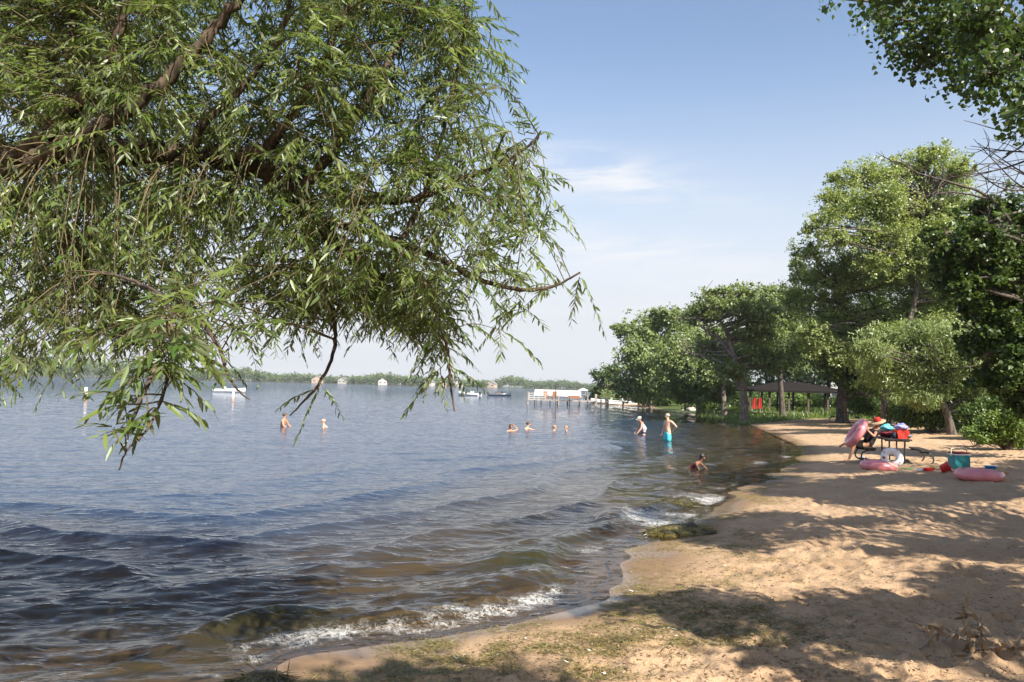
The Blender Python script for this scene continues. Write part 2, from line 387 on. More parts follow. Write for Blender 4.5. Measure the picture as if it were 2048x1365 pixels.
def mixc(f, a, c):
    x = nn("ShaderNodeMix"); x.data_type = 'RGBA'
    L(f, x.inputs[0])
    for s_, v in ((6, a), (7, c)):
        if isinstance(v, tuple): x.inputs[s_].default_value = (*v, 1)
        else: L(v, x.inputs[s_])
    return x.outputs[2]
def noise(sc, det=6, rough=.6):
    n = nn("ShaderNodeTexNoise"); n.inputs["Scale"].default_value = sc; n.inputs["Detail"].default_value = det; n.inputs["Roughness"].default_value = rough
    L(tcg.outputs["Object"], n.inputs[0]); return n.outputs[0]
def rmap(v, a, c, d_=0., e=1.):
    n = nn("ShaderNodeMapRange"); L(v, n.inputs[0])
    for i, q in enumerate((a, c, d_, e)): n.inputs[i + 1].default_value = q
    return n.outputs[0]
def mul(a, c):
    n = nn("ShaderNodeMath"); n.operation = 'MULTIPLY'; L(a, n.inputs[0])
    if isinstance(c, (int, float)): n.inputs[1].default_value = c
    else: L(c, n.inputs[1])
    return n.outputs[0]
tcg = nn("ShaderNodeTexCoord")
nf = noise(60, 4, .7); nm = noise(9, 6, .65); nl = noise(1.3, 5)
sand = mixc(rmap(nl, .35, .65), (.55, .378, .232), (.45, .30, .178))
sand = mixc(rmap(nf, .35, .62, .5, 0), sand, (.32, .21, .13))
deb = mul(rmap(noise(38, 5, .75), .555, .63), rmap(nm, .46, .58))
sand = mixc(mul(deb, .75), sand, (.13, .08, .05))
wetc = mixc(rmap(nm, .3, .7), (.235, .15, .085), (.19, .12, .065))
c = mixc(attr("wet"), sand, wetc)
algc = mixc(rmap(noise(22, 6, .7), .4, .62), (.10, .072, .022), (.27, .20, .065))
c = mixc(mul(attr("algae"), rmap(noise(14, 6, .7), .35, .52)), c, algc)
c = mixc(attr("under"), c, (.16, .11, .065))
c = mixc(attr("grass"), c, mixc(rmap(nl, .35, .65), (.05, .075, .015), (.09, .12, .03)))
L(c, b.inputs["Base Color"])
L(rmap(attr("film"), 0, 1, .92, .10), b.inputs["Roughness"]); L(rmap(attr("film"), 0, 1, .3, .6), b.inputs["Specular IOR Level"])
bp = nn("ShaderNodeBump"); bp.inputs["Strength"].default_value = .8; bp.inputs["Distance"].default_value = .045
bh = nn("ShaderNodeMath"); bh.operation = 'ADD'; L(mul(nm, 1.0), bh.inputs[0]); L(mul(nf, .35), bh.inputs[1])
L(mul(bh.outputs[0], rmap(attr("wet"), 0, 1, 1, .12)), bp.inputs["Height"]); L(bp.outputs[0], b.inputs["Normal"])
M['ground'] = m
ground = mb.build("ground", m, attrs={"wet": wet, "algae": alg, "grass": grass_a, "under": sstep(.4, 3.5, -gd), "film": sstep(.62, .12, gd + (vnoise(gx * 1.3 + 5, gy * 1.3) - .5) * .5) * (1 - .6 * alg)})
tag(ground, "pale sandy beach sloping into the lake, grassy behind", "ground", kind="structure")

# ------------------------------------------------------------------ the lake
THW = np.concatenate([np.linspace(-np.pi, -.7, 40)[:-1], np.linspace(-.7, .62, 900)[:-1], np.linspace(.62, np.pi, 40)])
RW = np.concatenate([[2.5, 3.2], np.geomspace(4, 45, 800), np.geomspace(45.3, 1100, 330)])
wx, wy, wr, wf = polar(RW, THW)
wd = shore_d(wx, wy); s = np.maximum(-wd, 0)
bed = height(wx, wy, wd, fine=False)
wob = vnoise(wx * .35 + 11, wy * .35) * 2.2 + vnoise(wx * .12, wy * .12 + 5) * 3
depth_att = sstep(0.1, 2.2, s)
dr = wr * .0036
eta = np.zeros_like(wx)
# swell that bends round to follow the shore
ph = 2 * np.pi * (s + wob * .55) / (1.75 + .04 * np.minimum(s, 30))
crest = (1 - np.abs(np.sin(ph / 2))) ** 1.6
amp = (.085 * sstep(.15, 1.4, s) * (1 - .85 * sstep(4, 13, s))) * (.55 + .9 * vnoise(wx * .5 + 31, wy * .5)) * sstep(160, 50, wr)
eta += amp * (crest - .3)
# wind chop
wrng = np.random.default_rng(3)
for k in range(80):
    lam = float(np.exp(wrng.uniform(np.log(.14), np.log(1.5)))); a0 = math.atan2(-.9, .36) + wrng.normal(0, .26)
    kx, ky = 2 * np.pi / lam * math.cos(a0), 2 * np.pi / lam * math.sin(a0)
    A = (.0009 + .0030 * sstep(17, 6, wr)) * lam ** .8 * (.45 + 1.1 * vnoise(wx * .06 + 9, wy * .06)) * sstep(0.05, .25 + lam * .6, s) * sstep(lam * .42, lam * .18, dr)
    q = kx * wx + ky * wy + wrng.uniform(0, 6.3) + 2.2 * vnoise(wx * .22 + k, wy * .22)
    eta += A * (.38 * (1 - np.abs(np.sin(q / 2)) * 2 + .27) + .7 * np.sin(q + 1)) * (.4 + 1.1 * vnoise(wx * .21 + 2 * k, wy * .21))
# the little breaker at the water's edge
brk = np.exp(-((s - .75 - .35 * (vnoise(wx * .8, wy * .8) - .5)) / .26) ** 2) * sstep(5.6, 7.5, wy) * sstep(24, 12, wy)
eta += .10 * brk * (.35 + vnoise(wx * 1.1, wy * 1.1 + 8)) + .03 * brk * (vnoise(wx * 9, wy * 9) - .5)
eta += .012 * sstep(-.3, .4, s)
keep = (wd < .75) & (far_land(wx, wy) < 40)
fk = keep[wf].all(1)
wz = np.where(wd > 0, .012 + np.minimum(eta, 0), eta)
foam_n = vnoise(wx * 4.1, wy * 4.1 + 2) * .5 + vnoise(wx * 11, wy * 11) * .35 + vnoise(wx * 25, wy * 25) * .25
zone = .9 * np.exp(-((s - .34) / .2) ** 2) * sstep(6.2, 7.4, wy) * sstep(11.5, 9.5, wy) + 1.1 * np.exp(-((s - .55) / .55) ** 2) * sstep(11.6, 12.8, wy) * sstep(18.5, 15.5, wy) \
    + 1.1 * np.exp(-((s - .6) / .5) ** 2) * sstep(23.5, 25.5, wy) * sstep(32, 29, wy) + .45 * np.exp(-((s - .25) / .15) ** 2) * sstep(60, 40, wy)
zone = zone + .4 * np.exp(-((s - .1) / .07) ** 2) * sstep(26, 20, wy) * sstep(5, 6, wy)
foam = .68 * np.clip(zone, 0, 1.1) * (.15 + .85 * sstep(.38, .62, vnoise(wx * .8 + 3, wy * .8 + 1))) * sstep(.22, .9, foam_n + .25 * (zone - .5))
weed = np.exp(-((s - .9) / .75) ** 2) * sstep(5.4, 6.2, wy) * sstep(12.5, 10.5, wy) * sstep(.3, .6, vnoise(wx * .9 + 4, wy * .9 + 4))
used = np.unique(wf[fk]); remap = -np.ones(len(wx), int); remap[used] = np.arange(len(used))
mb = MB(); mb.add(np.c_[wx, wy, wz][used], remap[wf[fk]])
m, t = mat_new("lake_water"); t.nodes.clear(); nn = t.nodes.new; L = t.links.new
o = nn("ShaderNodeOutputMaterial"); tcg = nn("ShaderNodeTexCoord")
bmp = nn("ShaderNodeBump"); bmp.inputs["Strength"].default_value = 1.0; bmp.inputs["Distance"].default_value = 1.0
mpw = nn("ShaderNodeMapping"); mpw.inputs["Scale"].default_value = (.5, 1, 1); mpw.inputs["Rotation"].default_value = (0, 0, R(-22)); L(tcg.outputs["Object"], mpw.inputs[0])
def wnoise(sc, det, amp_):
    n = nn("ShaderNodeTexNoise"); n.inputs["Scale"].default_value = sc; n.inputs["Detail"].default_value = det; n.inputs["Roughness"].default_value = .55
    L(mpw.outputs[0], n.inputs[0]); return mul(n.outputs[0], amp_)
sm = nn("ShaderNodeMath"); sm.operation = 'ADD'; L(mul(rmap(wnoise(7, 3, 1.0), .52, .76), .014), sm.inputs[0])
fa = attr("farw"); L(mul(mul(rmap(wnoise(2.2, 5, 1.0), .52, .76), .036), fa), sm.inputs[1])
L(sm.outputs[0], bmp.inputs["Height"])
fr = nn("ShaderNodeFresnel"); fr.inputs[0].default_value = 1.333; L(bmp.outputs[0], fr.inputs["Normal"])
gl = nn("ShaderNodeBsdfGlossy"); gl.inputs["Roughness"].default_value = .04; L(bmp.outputs[0], gl.inputs["Normal"])
tr = nn("ShaderNodeBsdfTransparent"); tr.inputs[0].default_value = (.80, .74, .56, 1)
df = nn("ShaderNodeBsdfDiffuse")
L(mixc(attr("weed"), mixc(attr("deep"), (.095, .075, .045), (.036, .066, .125)), (.035, .032, .010)), df.inputs[0])
mx = nn("ShaderNodeMixShader"); L(attr("opac"), mx.inputs[0]); L(tr.outputs[0], mx.inputs[1]); L(df.outputs[0], mx.inputs[2])
m2 = nn("ShaderNodeMixShader"); L(fr.outputs[0], m2.inputs[0]); L(mx.outputs[0], m2.inputs[1]); L(gl.outputs[0], m2.inputs[2])
fnz = nn("ShaderNodeTexNoise"); fnz.inputs["Scale"].default_value = 26; fnz.inputs["Detail"].default_value = 5; fnz.inputs["Roughness"].default_value = .7
L(tcg.outputs["Object"], fnz.inputs[0]); fsub = nn("ShaderNodeMath"); fsub.operation = 'ADD'; L(attr("foam"), fsub.inputs[0]); L(fnz.outputs[0], fsub.inputs[1])
vor = nn("ShaderNodeTexVoronoi"); vor.feature = 'DISTANCE_TO_EDGE'; vor.inputs["Scale"].default_value = 17
vw = nn("ShaderNodeMix"); vw.data_type = 'VECTOR'; vw.inputs[0].default_value = .22; L(tcg.outputs["Object"], vw.inputs[4]); L(fnz.outputs["Color"], vw.inputs[5]); L(vw.outputs[1], vor.inputs["Vector"])
lace = rmap(vor.outputs["Distance"], .03, .16, 1., .0)
fl2 = nn("ShaderNodeMath"); fl2.operation = 'ADD'; L(mul(lace, .42), fl2.inputs[0]); L(rmap(fsub.outputs[0], .80, 1.45, 0., 1.), fl2.inputs[1])
fv = nn("ShaderNodeMath"); fv.operation = 'MULTIPLY_ADD'; L(fnz.outputs[0], fv.inputs[0]); fv.inputs[1].default_value = 1.3; L(mul(lace, .75), fv.inputs[2])
fw_ = nn("ShaderNodeMath"); fw_.operation = 'MULTIPLY_ADD'; L(attr("foam"), fw_.inputs[0]); fw_.inputs[1].default_value = 1.0; L(fv.outputs[0], fw_.inputs[2])
fo = mul(mul(rmap(fw_.outputs[0], 1.42, 2.0), rmap(attr("foam"), .03, .3)), .72)
fd = nn("ShaderNodeBsdfDiffuse"); fd.inputs[0].default_value = (.78, .78, .76, 1)
m3 = nn("ShaderNodeMixShader"); L(fo, m3.inputs[0]); L(m2.outputs[0], m3.inputs[1]); L(fd.outputs[0], m3.inputs[2])
L(m3.outputs[0], o.inputs[0])
wdep = np.maximum(wz - bed, 0)
water = mb.build("water", m, attrs={"opac": (np.clip(1 - np.exp(-wdep / .55) + .55 * weed, 0, 1))[used], "deep": sstep(.22, .62, wdep)[used], "foam": foam[used],
                                    "weed": weed[used], "farw": (sstep(14, 60, wr) + 1.0 * sstep(50, 220, wr))[used]})
tag(water, "rippled blue lake with small waves reaching the beach", "lake", kind="structure")

# ------------------------------------------------------------------ foliage tools
def leaves(mb, P, T, Nn, Ln, Wd, tint, kind='rhomb'):
    P = np.asarray(P); n = len(P); T = nrm(T); B = nrm(np.cross(Nn, T)); Nn = np.cross(T, B)
    Ln = np.broadcast_to(Ln, (n,))[:, None]; Wd = np.broadcast_to(Wd, (n,))[:, None]
    tint = np.broadcast_to(tint, (n,))
    def pt(a, s_, u): return P + T * (a * Ln) + B * (s_ * Wd) + Nn * (u * Ln)
    if kind == 'rhomb':
        V = np.stack([pt(0, 0, 0), pt(.45, .5, -.04), pt(1, 0, -.08), pt(.45, -.5, -.04)], 1)
        mb.add(V.reshape(-1, 3), np.arange(n)[:, None] * 4 + np.arange(4)[None], tint)
    elif kind == 'heart':
        V = np.stack([pt(0, 0, 0), pt(.08, .42, .03), pt(.38, .5, .03), pt(1, 0, -.1), pt(.38, -.5, .03), pt(.08, -.42, .03)], 1)
        b = np.arange(n)[:, None] * 6
        mb.add(V.reshape(-1, 3), np.concatenate([b + np.array([[0, 3, 2, 1]]), b + np.array([[0, 5, 4, 3]])]), np.concatenate([tint, tint]))
    elif kind == 'lance':
        c = rng.uniform(-.05, .16, (n, 1))
        V = np.stack([pt(0, 0, 0), pt(.3, 0, -.02 * 1 - c * .12), pt(.65, 0, -.02 - c * .45), pt(1, 0, -.02 - c),
                      pt(.25, .46, .012 - c * .1), pt(.62, .40, .0 - c * .42), pt(.25, -.46, .012 - c * .1), pt(.62, -.40, .0 - c * .42)], 1)
        b = np.arange(n)[:, None] * 8
        q = np.concatenate([b + np.array([[1, 2, 5, 4]]), b + np.array([[2, 1, 6, 7]])])
        tr_ = np.concatenate([b + np.array([[0, 1, 4]]), b + np.array([[2, 3, 5]]), b + np.array([[1, 0, 6]]), b + np.array([[3, 2, 7]])])
        mb.add(V.reshape(-1, 3), q, np.tile(tint, 2)); mb.F.append(tr_ + mb.n - n * 8); mb.T.append(np.tile(tint, 4))
def runit(n): return nrm(rng.normal(size=(n, 3)))

def clumps(mb, C, sig, per, ln, wd, kind='rhomb', droop=.3, up=.7, tvar=.25, out=None, tb=.5):
    """leaf clumps: centres C (k,3), spread sig (k,), `per` leaves each"""
    k = len(C); C = np.repeat(C, per, 0); sg = np.repeat(np.broadcast_to(sig, (k,)), per)[:, None]; n = len(C)
    off = rng.normal(size=(n, 3)) * sg * np.array([1, 1, .7]); P = C + off
    T = runit(n) + nrm(off) * .6 + np.array([0, 0, -droop]); Nn = runit(n) * .6 + np.array([0, 0, up]) + SUND * .35
    if out is not None: Nn += np.repeat(out, per, 0) * .4
    ti = np.clip(tb + np.repeat(rng.normal(0, tvar, k), per) + rng.normal(0, .18, n), 0, 1)
    sz = rng.uniform(.7, 1.25, n)
    leaves(mb, P, T, Nn, ln * sz, wd * sz, ti, kind)

def tree(name, label, cat, depth, trunk_px, trunk_r, lobes, nleaf, ln, wd, leaf, bark, group=None, kind='rhomb', per=26,
         droop=.3, up=.7, base=None, limbs=(), bare=0, csig=.17, parts=('trunk', 'crown'), tb=.5, tvar=.25):
    """trunk_px: photo points of the trunk, bottom first; lobes: (px, py, rx, ry[, depth offset]) crown masses"""
    path = np.array([at(px, py, depth + (q[0] if q else 0)) for px, py, *q in trunk_px])
    b0 = path[0].copy()
    if base is not None: b0[:] = base; path = np.concatenate([[b0], path])
    b0[2] = gz(b0[0], b0[1]); path[0] = b0 - np.array([0, 0, .06])
    root = thing(name, label, cat, b0, 0, group); o = np.array(root.location)
    tm = MB(); cm = MB(); tp = bez(path, max(10, 5 * len(path)))
    rr = trunk_r * np.linspace(1, .35, len(tp)); rr[0] *= 1.3; rr[1] *= 1.08
    tm.tube(tp - o, rr, 9)
    for lb in limbs:
        lp = np.array([at(px, py, depth + (q[0] if q else 0)) for px, py, *q in lb[1:]]); lp = bez(lp, 14)
        lp[3:-1] += rng.normal(0, lb[0] * .35, (len(lp) - 4, 3)); tm.tube(lp - o, lb[0] * np.linspace(1, .25, 14), 6)
        for _ in range(bare):
            i = rng.integers(4, 14); d = nrm(runit(1)[0] + np.array([0, 0, .35])); l = rng.uniform(.5, 1.5) * lb[0] * 11
            q = np.stack([lp[i], lp[i] + d * l * .5 + rng.normal(0, .06 * l, 3), lp[i] + d * l + rng.normal(0, .1 * l, 3)])
            tm.tube(bez(q, 6) - o, lb[0] * .35 * np.linspace(1, .3, 6), 4)
            for _ in range(2):
                e = q[1] + nrm(runit(1)[0] + d) * l * .5; tm.tube(np.stack([q[1], e]) - o, [lb[0] * .2, lb[0] * .06], 4)
    L_ = []
    for px, py, rx, ry, *q in lobes:
        dd = depth + (q[0] if q else rng.normal(0, 1) * .03 * depth); L_.append((at(px, py, dd), np.array([rx * dd / F, .5 * (rx + ry) * dd / F, ry * dd / F])))
    for c, r in list(L_):
        for _ in range(5):
            u = nrm(rng.normal(size=3)); u[2] = abs(u[2]) * .9 - .2; L_.append((c + u * r * rng.uniform(.7, 1.3), r * rng.uniform(.2, .42)))
    L_ = [(c, r * (.96 if i < len(lobes) else 1)) for i, (c, r) in enumerate(L_)]
    vol = np.array([np.prod(r) ** .62 for _, r in L_]); vol /= vol.sum()
    for (c, r), v in zip(L_, vol):
        k = max(4, int(nleaf * v / per)); u = runit(k); rad = rng.uniform(.25, 1.0, (k, 1)) ** .5 * np.where(rng.uniform(size=(k, 1)) < .22, rng.uniform(1.05, 1.4, (k, 1)), 1)
        C = c + np.clip(rng.normal(0, .52, (k, 3)), -1.35, 1.35) * r + u * r * rad * .25
        clumps(cm, C - o, csig * r.min() * rng.uniform(.6, 1.3, k), per, ln, wd, kind, droop, up, tvar, out=u, tb=tb)
        below = tp[tp[:, 2] < c[2] - .3 * r[2]]
        s0 = (below if len(below) else tp[:1])[-1] if len(below) < 3 else below[np.argmin(np.linalg.norm(below - c, axis=1))]
        mid = .5 * (s0 + c) + rng.normal(0, .1, 3) * np.linalg.norm(c - s0) * np.array([1, 1, .5])
        lr = trunk_r * .32; tm.tube(bez([s0, mid, c], 9) - o, lr * np.linspace(1, .35, 9), 6)
        for e in C[rng.permutation(k)[:min(k, 9)]]:
            md = .5 * (c + e) + rng.normal(0, .08, 3) * r.min(); tm.tube(bez([c, md, e], 5) - o, lr * .36 * np.linspace(1, .3, 5), 4)
    tm.build(parts[0], M[bark], root); cm.build(parts[1], M[leaf], root)
    return root

# ------------------------------------------------------------------ trees along the right-hand shore
OG = "oaks along the shore"
tree("oak_tree", "spreading oak with sparse reaching branches at the tip of the wooded point", "tree", 90, [(1302, 812), (1300, 780), (1310, 740), (1325, 690)], .24,
     [(1250, 660, 24, 13), (1272, 668, 34, 22), (1262, 705, 34, 26), (1310, 645, 40, 24), (1350, 640, 42, 26), (1318, 690, 48, 34), (1275, 742, 40, 34), (1258, 775, 34, 22), (1330, 740, 55, 40), (1376, 668, 36, 30), (1238, 655, 12, 6), (1300, 782, 40, 22)],
     30000, .30, .21, 'oak_leaf', 'oak_bark', OG, per=22, limbs=[(.11, (1318, 715), (1280, 672), (1245, 655), (1226, 645)), (.1, (1318, 700), (1290, 660), (1272, 636))], bare=5)
tree("oak_tree", "low wide oak hanging over the rocks at the water", "tree", 74, [(1398, 824), (1395, 795), (1385, 760), (1390, 715)], .26,
     [(1398, 695, 52, 34), (1372, 735, 52, 34), (1425, 735, 44, 36), (1352, 770, 48, 28), (1400, 778, 46, 30), (1378, 796, 42, 14), (1430, 790, 34, 24), (1340, 715, 40, 36)],
     26000, .26, .18, 'oak_leaf', 'oak_bark', OG, per=22)
tree("oak_tree", "leaning oak with bare pale dead limbs in front of the pavilion", "tree", 57, [(1489, 830), (1487, 790), (1478, 755), (1468, 715), (1455, 670), (1440, 640)], .30,
     [(1440, 612, 44, 26), (1478, 594, 40, 26), (1398, 628, 34, 22), (1515, 616, 44, 32), (1540, 655, 40, 34), (1500, 665, 44, 30), (1432, 585, 22, 14), (1420, 700, 30, 20, 3), (1525, 720, 36, 26), (1462, 745, 34, 18)],
     27000, .2, .14, 'oak_leaf', 'oak_bark', OG, per=22, limbs=[(.15, (1470, 720), (1440, 680), (1410, 660), (1378, 645)), (.14, (1462, 690), (1448, 655), (1425, 630), (1392, 612)), (.12, (1470, 735), (1430, 720), (1400, 712), (1370, 705)), (.11, (1480, 760), (1445, 745), (1420, 735)), (.1, (1466, 680), (1476, 650), (1478, 625))], bare=9)
tree("oak_tree", "tall oak rising just left of the pale poplars", "tree", 64, [(1566, 828), (1562, 780), (1560, 720), (1572, 650)], .26,
     [(1560, 588, 32, 20), (1592, 604, 30, 28), (1545, 622, 36, 26), (1585, 655, 42, 38), (1548, 690, 48, 36), (1505, 712, 50, 28), (1600, 700, 46, 36), (1540, 715, 50, 24), (1610, 690, 30, 34)],
     30000, .21, .15, 'oak_leaf', 'dark_bark', OG, per=22)
tree("oak_tree", "oak with a sunlit pale straight trunk standing in the tall grass", "tree", 68, [(1449, 814), (1446, 775), (1441, 735), (1446, 690)], .24,
     [(1440, 705, 46, 32), (1405, 740, 36, 26), (1470, 720, 40, 34), (1436, 672, 36, 24), (1480, 690, 30, 24)], 15000, .22, .16, 'oak_leaf', 'oak_bark', OG, per=22)
PG = "poplars behind the beach"
tree("poplar_tree", "tallest pale yellow-green poplar above the beach", "tree", 47, [(1768, 836), (1772, 780), (1800, 700), (1830, 600), (1840, 500), (1850, 400)], .22,
     [(1702, 365, 34, 30), (1738, 348, 34, 26), (1672, 405, 36, 32), (1652, 452, 30, 34), (1715, 425, 52, 42), (1785, 395, 50, 42), (1822, 345, 40, 36), (1880, 312, 34, 26), (1896, 365, 44, 40), (1850, 425, 52, 44), (1675, 486, 40, 22), (1760, 478, 52, 36), (1912, 420, 44, 44), (1930, 345, 16, 34), (1840, 320, 18, 24), (1770, 350, 22, 22), (1880, 470, 50, 40), (1945, 480, 40, 44), (1800, 460, 56, 42), (1835, 505, 56, 42), (1880, 545, 50, 42), (1760, 525, 50, 30), (1905, 600, 44, 40), (1860, 650, 50, 40), (1790, 690, 50, 36), (1745, 740, 40, 36), (1800, 750, 46, 34)],
     110000, .13, .105, 'poplar_leaf', 'dark_bark', PG, per=24, droop=.1, up=.4, limbs=[(.2, (1898, 600), (1872, 560), (1835, 525), (1800, 506), (1770, 498)), (.1, (1838, 528), (1812, 480), (1790, 430)), (.09, (1850, 480), (1880, 400), (1885, 330))], bare=4, tb=.6)
tree("poplar_tree", "broad mid green poplar whose crown leans toward the lake", "tree", 51, [(1786, 836), (1780, 790), (1740, 720), (1700, 640), (1680, 580)], .22,
     [(1618, 505, 32, 24), (1598, 548, 18, 30), (1645, 552, 46, 38), (1610, 598, 32, 40), (1695, 552, 52, 40), (1745, 570, 54, 46), (1662, 632, 54, 44), (1722, 650, 54, 44), (1622, 668, 36, 34), (1802, 556, 54, 44), (1842, 612, 54, 46), (1790, 648, 46, 38), (1650, 690, 40, 30), (1705, 705, 50, 34), (1760, 700, 46, 34)],
     80000, .135, .105, 'poplar_leaf', 'dark_bark', PG, per=24, droop=.15, up=.5, tb=.25, limbs=[(.12, (1780, 720), (1760, 640), (1735, 590), (1722, 560)), (.1, (1850, 700), (1830, 640), (1800, 600))], bare=3)
tree("maple_tree", "deep green shady maple between the pavilion and the small willow", "tree", 55, [(1684, 826), (1683, 790), (1690, 740), (1700, 700)], .4,
     [(1650, 700, 48, 32), (1702, 712, 52, 44), (1745, 745, 44, 44), (1700, 757, 34, 20), (1765, 790, 30, 22), (1735, 785, 24, 14)],
     30000, .17, .14, 'broad_leaf', 'dark_bark', "trees behind the beach", per=24)
tree("willow_tree", "small bushy willow with feathery pale leaves at the beach edge", "tree", 39, [(1905, 862), (1895, 830), (1880, 790), (1870, 740)], .22,
     [(1782, 680, 46, 32), (1850, 672, 54, 34), (1915, 692, 50, 38), (1958, 742, 40, 40), (1885, 752, 60, 42), (1812, 742, 50, 36), (1765, 735, 38, 28), (1968, 695, 26, 22), (1930, 792, 46, 22), (1840, 795, 50, 22), (1885, 806, 44, 18), (1975, 780, 24, 24), (1740, 700, 30, 24)],
     60000, .2, .05, 'sallow_leaf', 'dark_bark', "trees behind the beach", per=24, droop=.5, up=.4, csig=.28,
     limbs=[(.05, (1890, 760), (1930, 690), (1980, 660), (2030, 640)), (.05, (1880, 760), (1840, 730), (1790, 720)), (.04, (1900, 790), (1870, 800), (1820, 815))], bare=8, kind='rhomb')
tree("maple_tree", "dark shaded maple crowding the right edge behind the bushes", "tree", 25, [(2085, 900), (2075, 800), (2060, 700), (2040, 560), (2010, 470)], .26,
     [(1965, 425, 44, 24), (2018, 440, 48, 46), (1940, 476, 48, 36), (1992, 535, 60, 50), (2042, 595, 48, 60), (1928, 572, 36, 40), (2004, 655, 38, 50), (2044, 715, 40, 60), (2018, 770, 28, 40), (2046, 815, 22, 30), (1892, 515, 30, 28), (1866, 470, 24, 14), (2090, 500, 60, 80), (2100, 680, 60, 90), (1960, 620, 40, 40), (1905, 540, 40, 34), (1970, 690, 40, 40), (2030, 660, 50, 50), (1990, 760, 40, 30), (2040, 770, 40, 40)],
     60000, .12, .10, 'shaded_leaf', 'dark_bark', "trees behind the beach", per=20, kind='heart',
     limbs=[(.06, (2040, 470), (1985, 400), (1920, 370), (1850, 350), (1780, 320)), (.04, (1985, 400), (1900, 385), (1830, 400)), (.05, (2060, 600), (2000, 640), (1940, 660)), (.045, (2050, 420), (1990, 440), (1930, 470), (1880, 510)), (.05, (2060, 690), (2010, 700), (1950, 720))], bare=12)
# trees further back, closing the view under the crowns
back = [(1215, 778, 128, 30, 40, 0), (1330, 770, 118, 45, 40, 1), (1400, 745, 112, 45, 60, 0), (1470, 735, 108, 50, 60, 1), (1530, 720, 105, 50, 70, 0), (1600, 715, 100, 50, 80, 1),
        (1655, 700, 98, 45, 70, 0), (1715, 690, 92, 50, 90, 1), (1790, 690, 88, 55, 100, 0), (1860, 680, 80, 55, 110, 1), (1940, 640, 74, 60, 130, 0), (2020, 620, 66, 60, 140, 1), (2100, 640, 58, 60, 140, 0)]
for i, (px, py, dd, rx, ry, q) in enumerate(back):
    lob = [(px + rng.uniform(-.75, .75) * rx, py + rng.uniform(-1, .9) * ry, rx * rng.uniform(.4, .65), ry * rng.uniform(.3, .45)) for _ in range(9)] + [(px, py + .8 * ry, rx * .7, ry * .35)]
    tree("woodland_tree", "tree in the dense dark wood behind the oaks and pavilion", "tree", dd, [(px, 822 if px > 1300 else 806), (px + 3, py + ry * .6), (px - 4, py)], .3, lob, 7000, .36, .28, 'oak_leaf' if q else 'broad_leaf', 'dark_bark',
         "trees of the wood behind the shore", per=18)
# ------------------------------------------------------------------ bushes
def bush(label, depth, lobes, n, ln, wd, leaf='shrub_leaf', group="bushes along the wood edge", kind='rhomb', tb=.5, name="bush"):
    c = at(lobes[0][0], lobes[0][1], depth); z = gz(c[0], c[1])
    root = thing(name, label, "bush", (c[0], c[1], z), 0, group); o = np.array([c[0], c[1], z]); cm = MB(); sm_ = MB()
    for px, py, rx, ry in lobes:
        dd = depth + rng.normal(0, .4); cc = at(px, py, dd); r = np.array([rx * dd / F, .5 * (rx + ry) * dd / F, ry * dd / F]); k = max(5, int(n / len(lobes) / 16))
        u = runit(k); C = cc + u * r * rng.uniform(.3, 1, (k, 1)) ** .6; C[:, 2] = np.maximum(C[:, 2], z + .05)
        clumps(cm, C - o, .2 * r.min() * rng.uniform(.7, 1.3, k), 16, ln, wd, kind, .25, .7, .25, out=u, tb=tb)
        for e in C[:7]:
            f_ = np.array([c[0], c[1], z - .03]); sm_.tube(bez([f_, .5 * (f_ + e) + rng.normal(0, .06, 3), e], 6) - o, np.linspace(.018, .006, 6), 4)
    sm_.build("stem", M['dark_bark'], root); cm.build("foliage", M[leaf], root)
    return root
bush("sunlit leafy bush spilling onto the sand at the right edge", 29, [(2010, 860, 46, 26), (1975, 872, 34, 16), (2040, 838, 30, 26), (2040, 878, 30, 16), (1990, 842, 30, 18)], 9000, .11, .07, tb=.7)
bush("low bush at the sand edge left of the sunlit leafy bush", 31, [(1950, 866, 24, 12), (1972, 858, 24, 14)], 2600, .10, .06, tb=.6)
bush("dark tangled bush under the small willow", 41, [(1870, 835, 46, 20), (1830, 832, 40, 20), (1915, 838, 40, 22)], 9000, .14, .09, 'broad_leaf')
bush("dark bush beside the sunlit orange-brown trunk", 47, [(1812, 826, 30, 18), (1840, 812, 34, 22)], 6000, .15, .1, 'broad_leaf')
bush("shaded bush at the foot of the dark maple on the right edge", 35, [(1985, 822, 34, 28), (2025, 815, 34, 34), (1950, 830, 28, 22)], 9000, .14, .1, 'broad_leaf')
bush("dark leafy undergrowth at the foot of the pale poplars", 49, [(1770, 818, 40, 18), (1730, 812, 30, 18), (1800, 800, 34, 26)], 7000, .15, .1, 'shaded_leaf')
bush("tall dark undergrowth beneath the small willow at the beach edge", 43, [(1850, 815, 46, 24), (1900, 825, 44, 26), (1950, 815, 40, 30)], 9000, .14, .1, 'shaded_leaf')
bush("shady undergrowth between the pavilion and the poplars", 66, [(1700, 800, 26, 16), (1725, 790, 26, 22)], 5000, .18, .12, 'shaded_leaf')
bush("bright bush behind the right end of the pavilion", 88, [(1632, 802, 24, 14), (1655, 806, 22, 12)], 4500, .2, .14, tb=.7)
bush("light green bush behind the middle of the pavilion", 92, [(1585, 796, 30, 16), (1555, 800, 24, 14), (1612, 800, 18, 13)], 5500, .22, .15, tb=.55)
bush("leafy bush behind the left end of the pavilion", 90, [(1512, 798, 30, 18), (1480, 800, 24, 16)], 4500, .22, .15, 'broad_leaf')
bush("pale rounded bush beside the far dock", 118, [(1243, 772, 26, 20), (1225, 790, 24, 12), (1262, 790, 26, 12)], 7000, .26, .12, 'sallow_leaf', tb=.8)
bush("green bush on the bank between dock and oaks", 100, [(1290, 798, 34, 10), (1330, 800, 36, 10)], 5000, .25, .16, tb=.6)
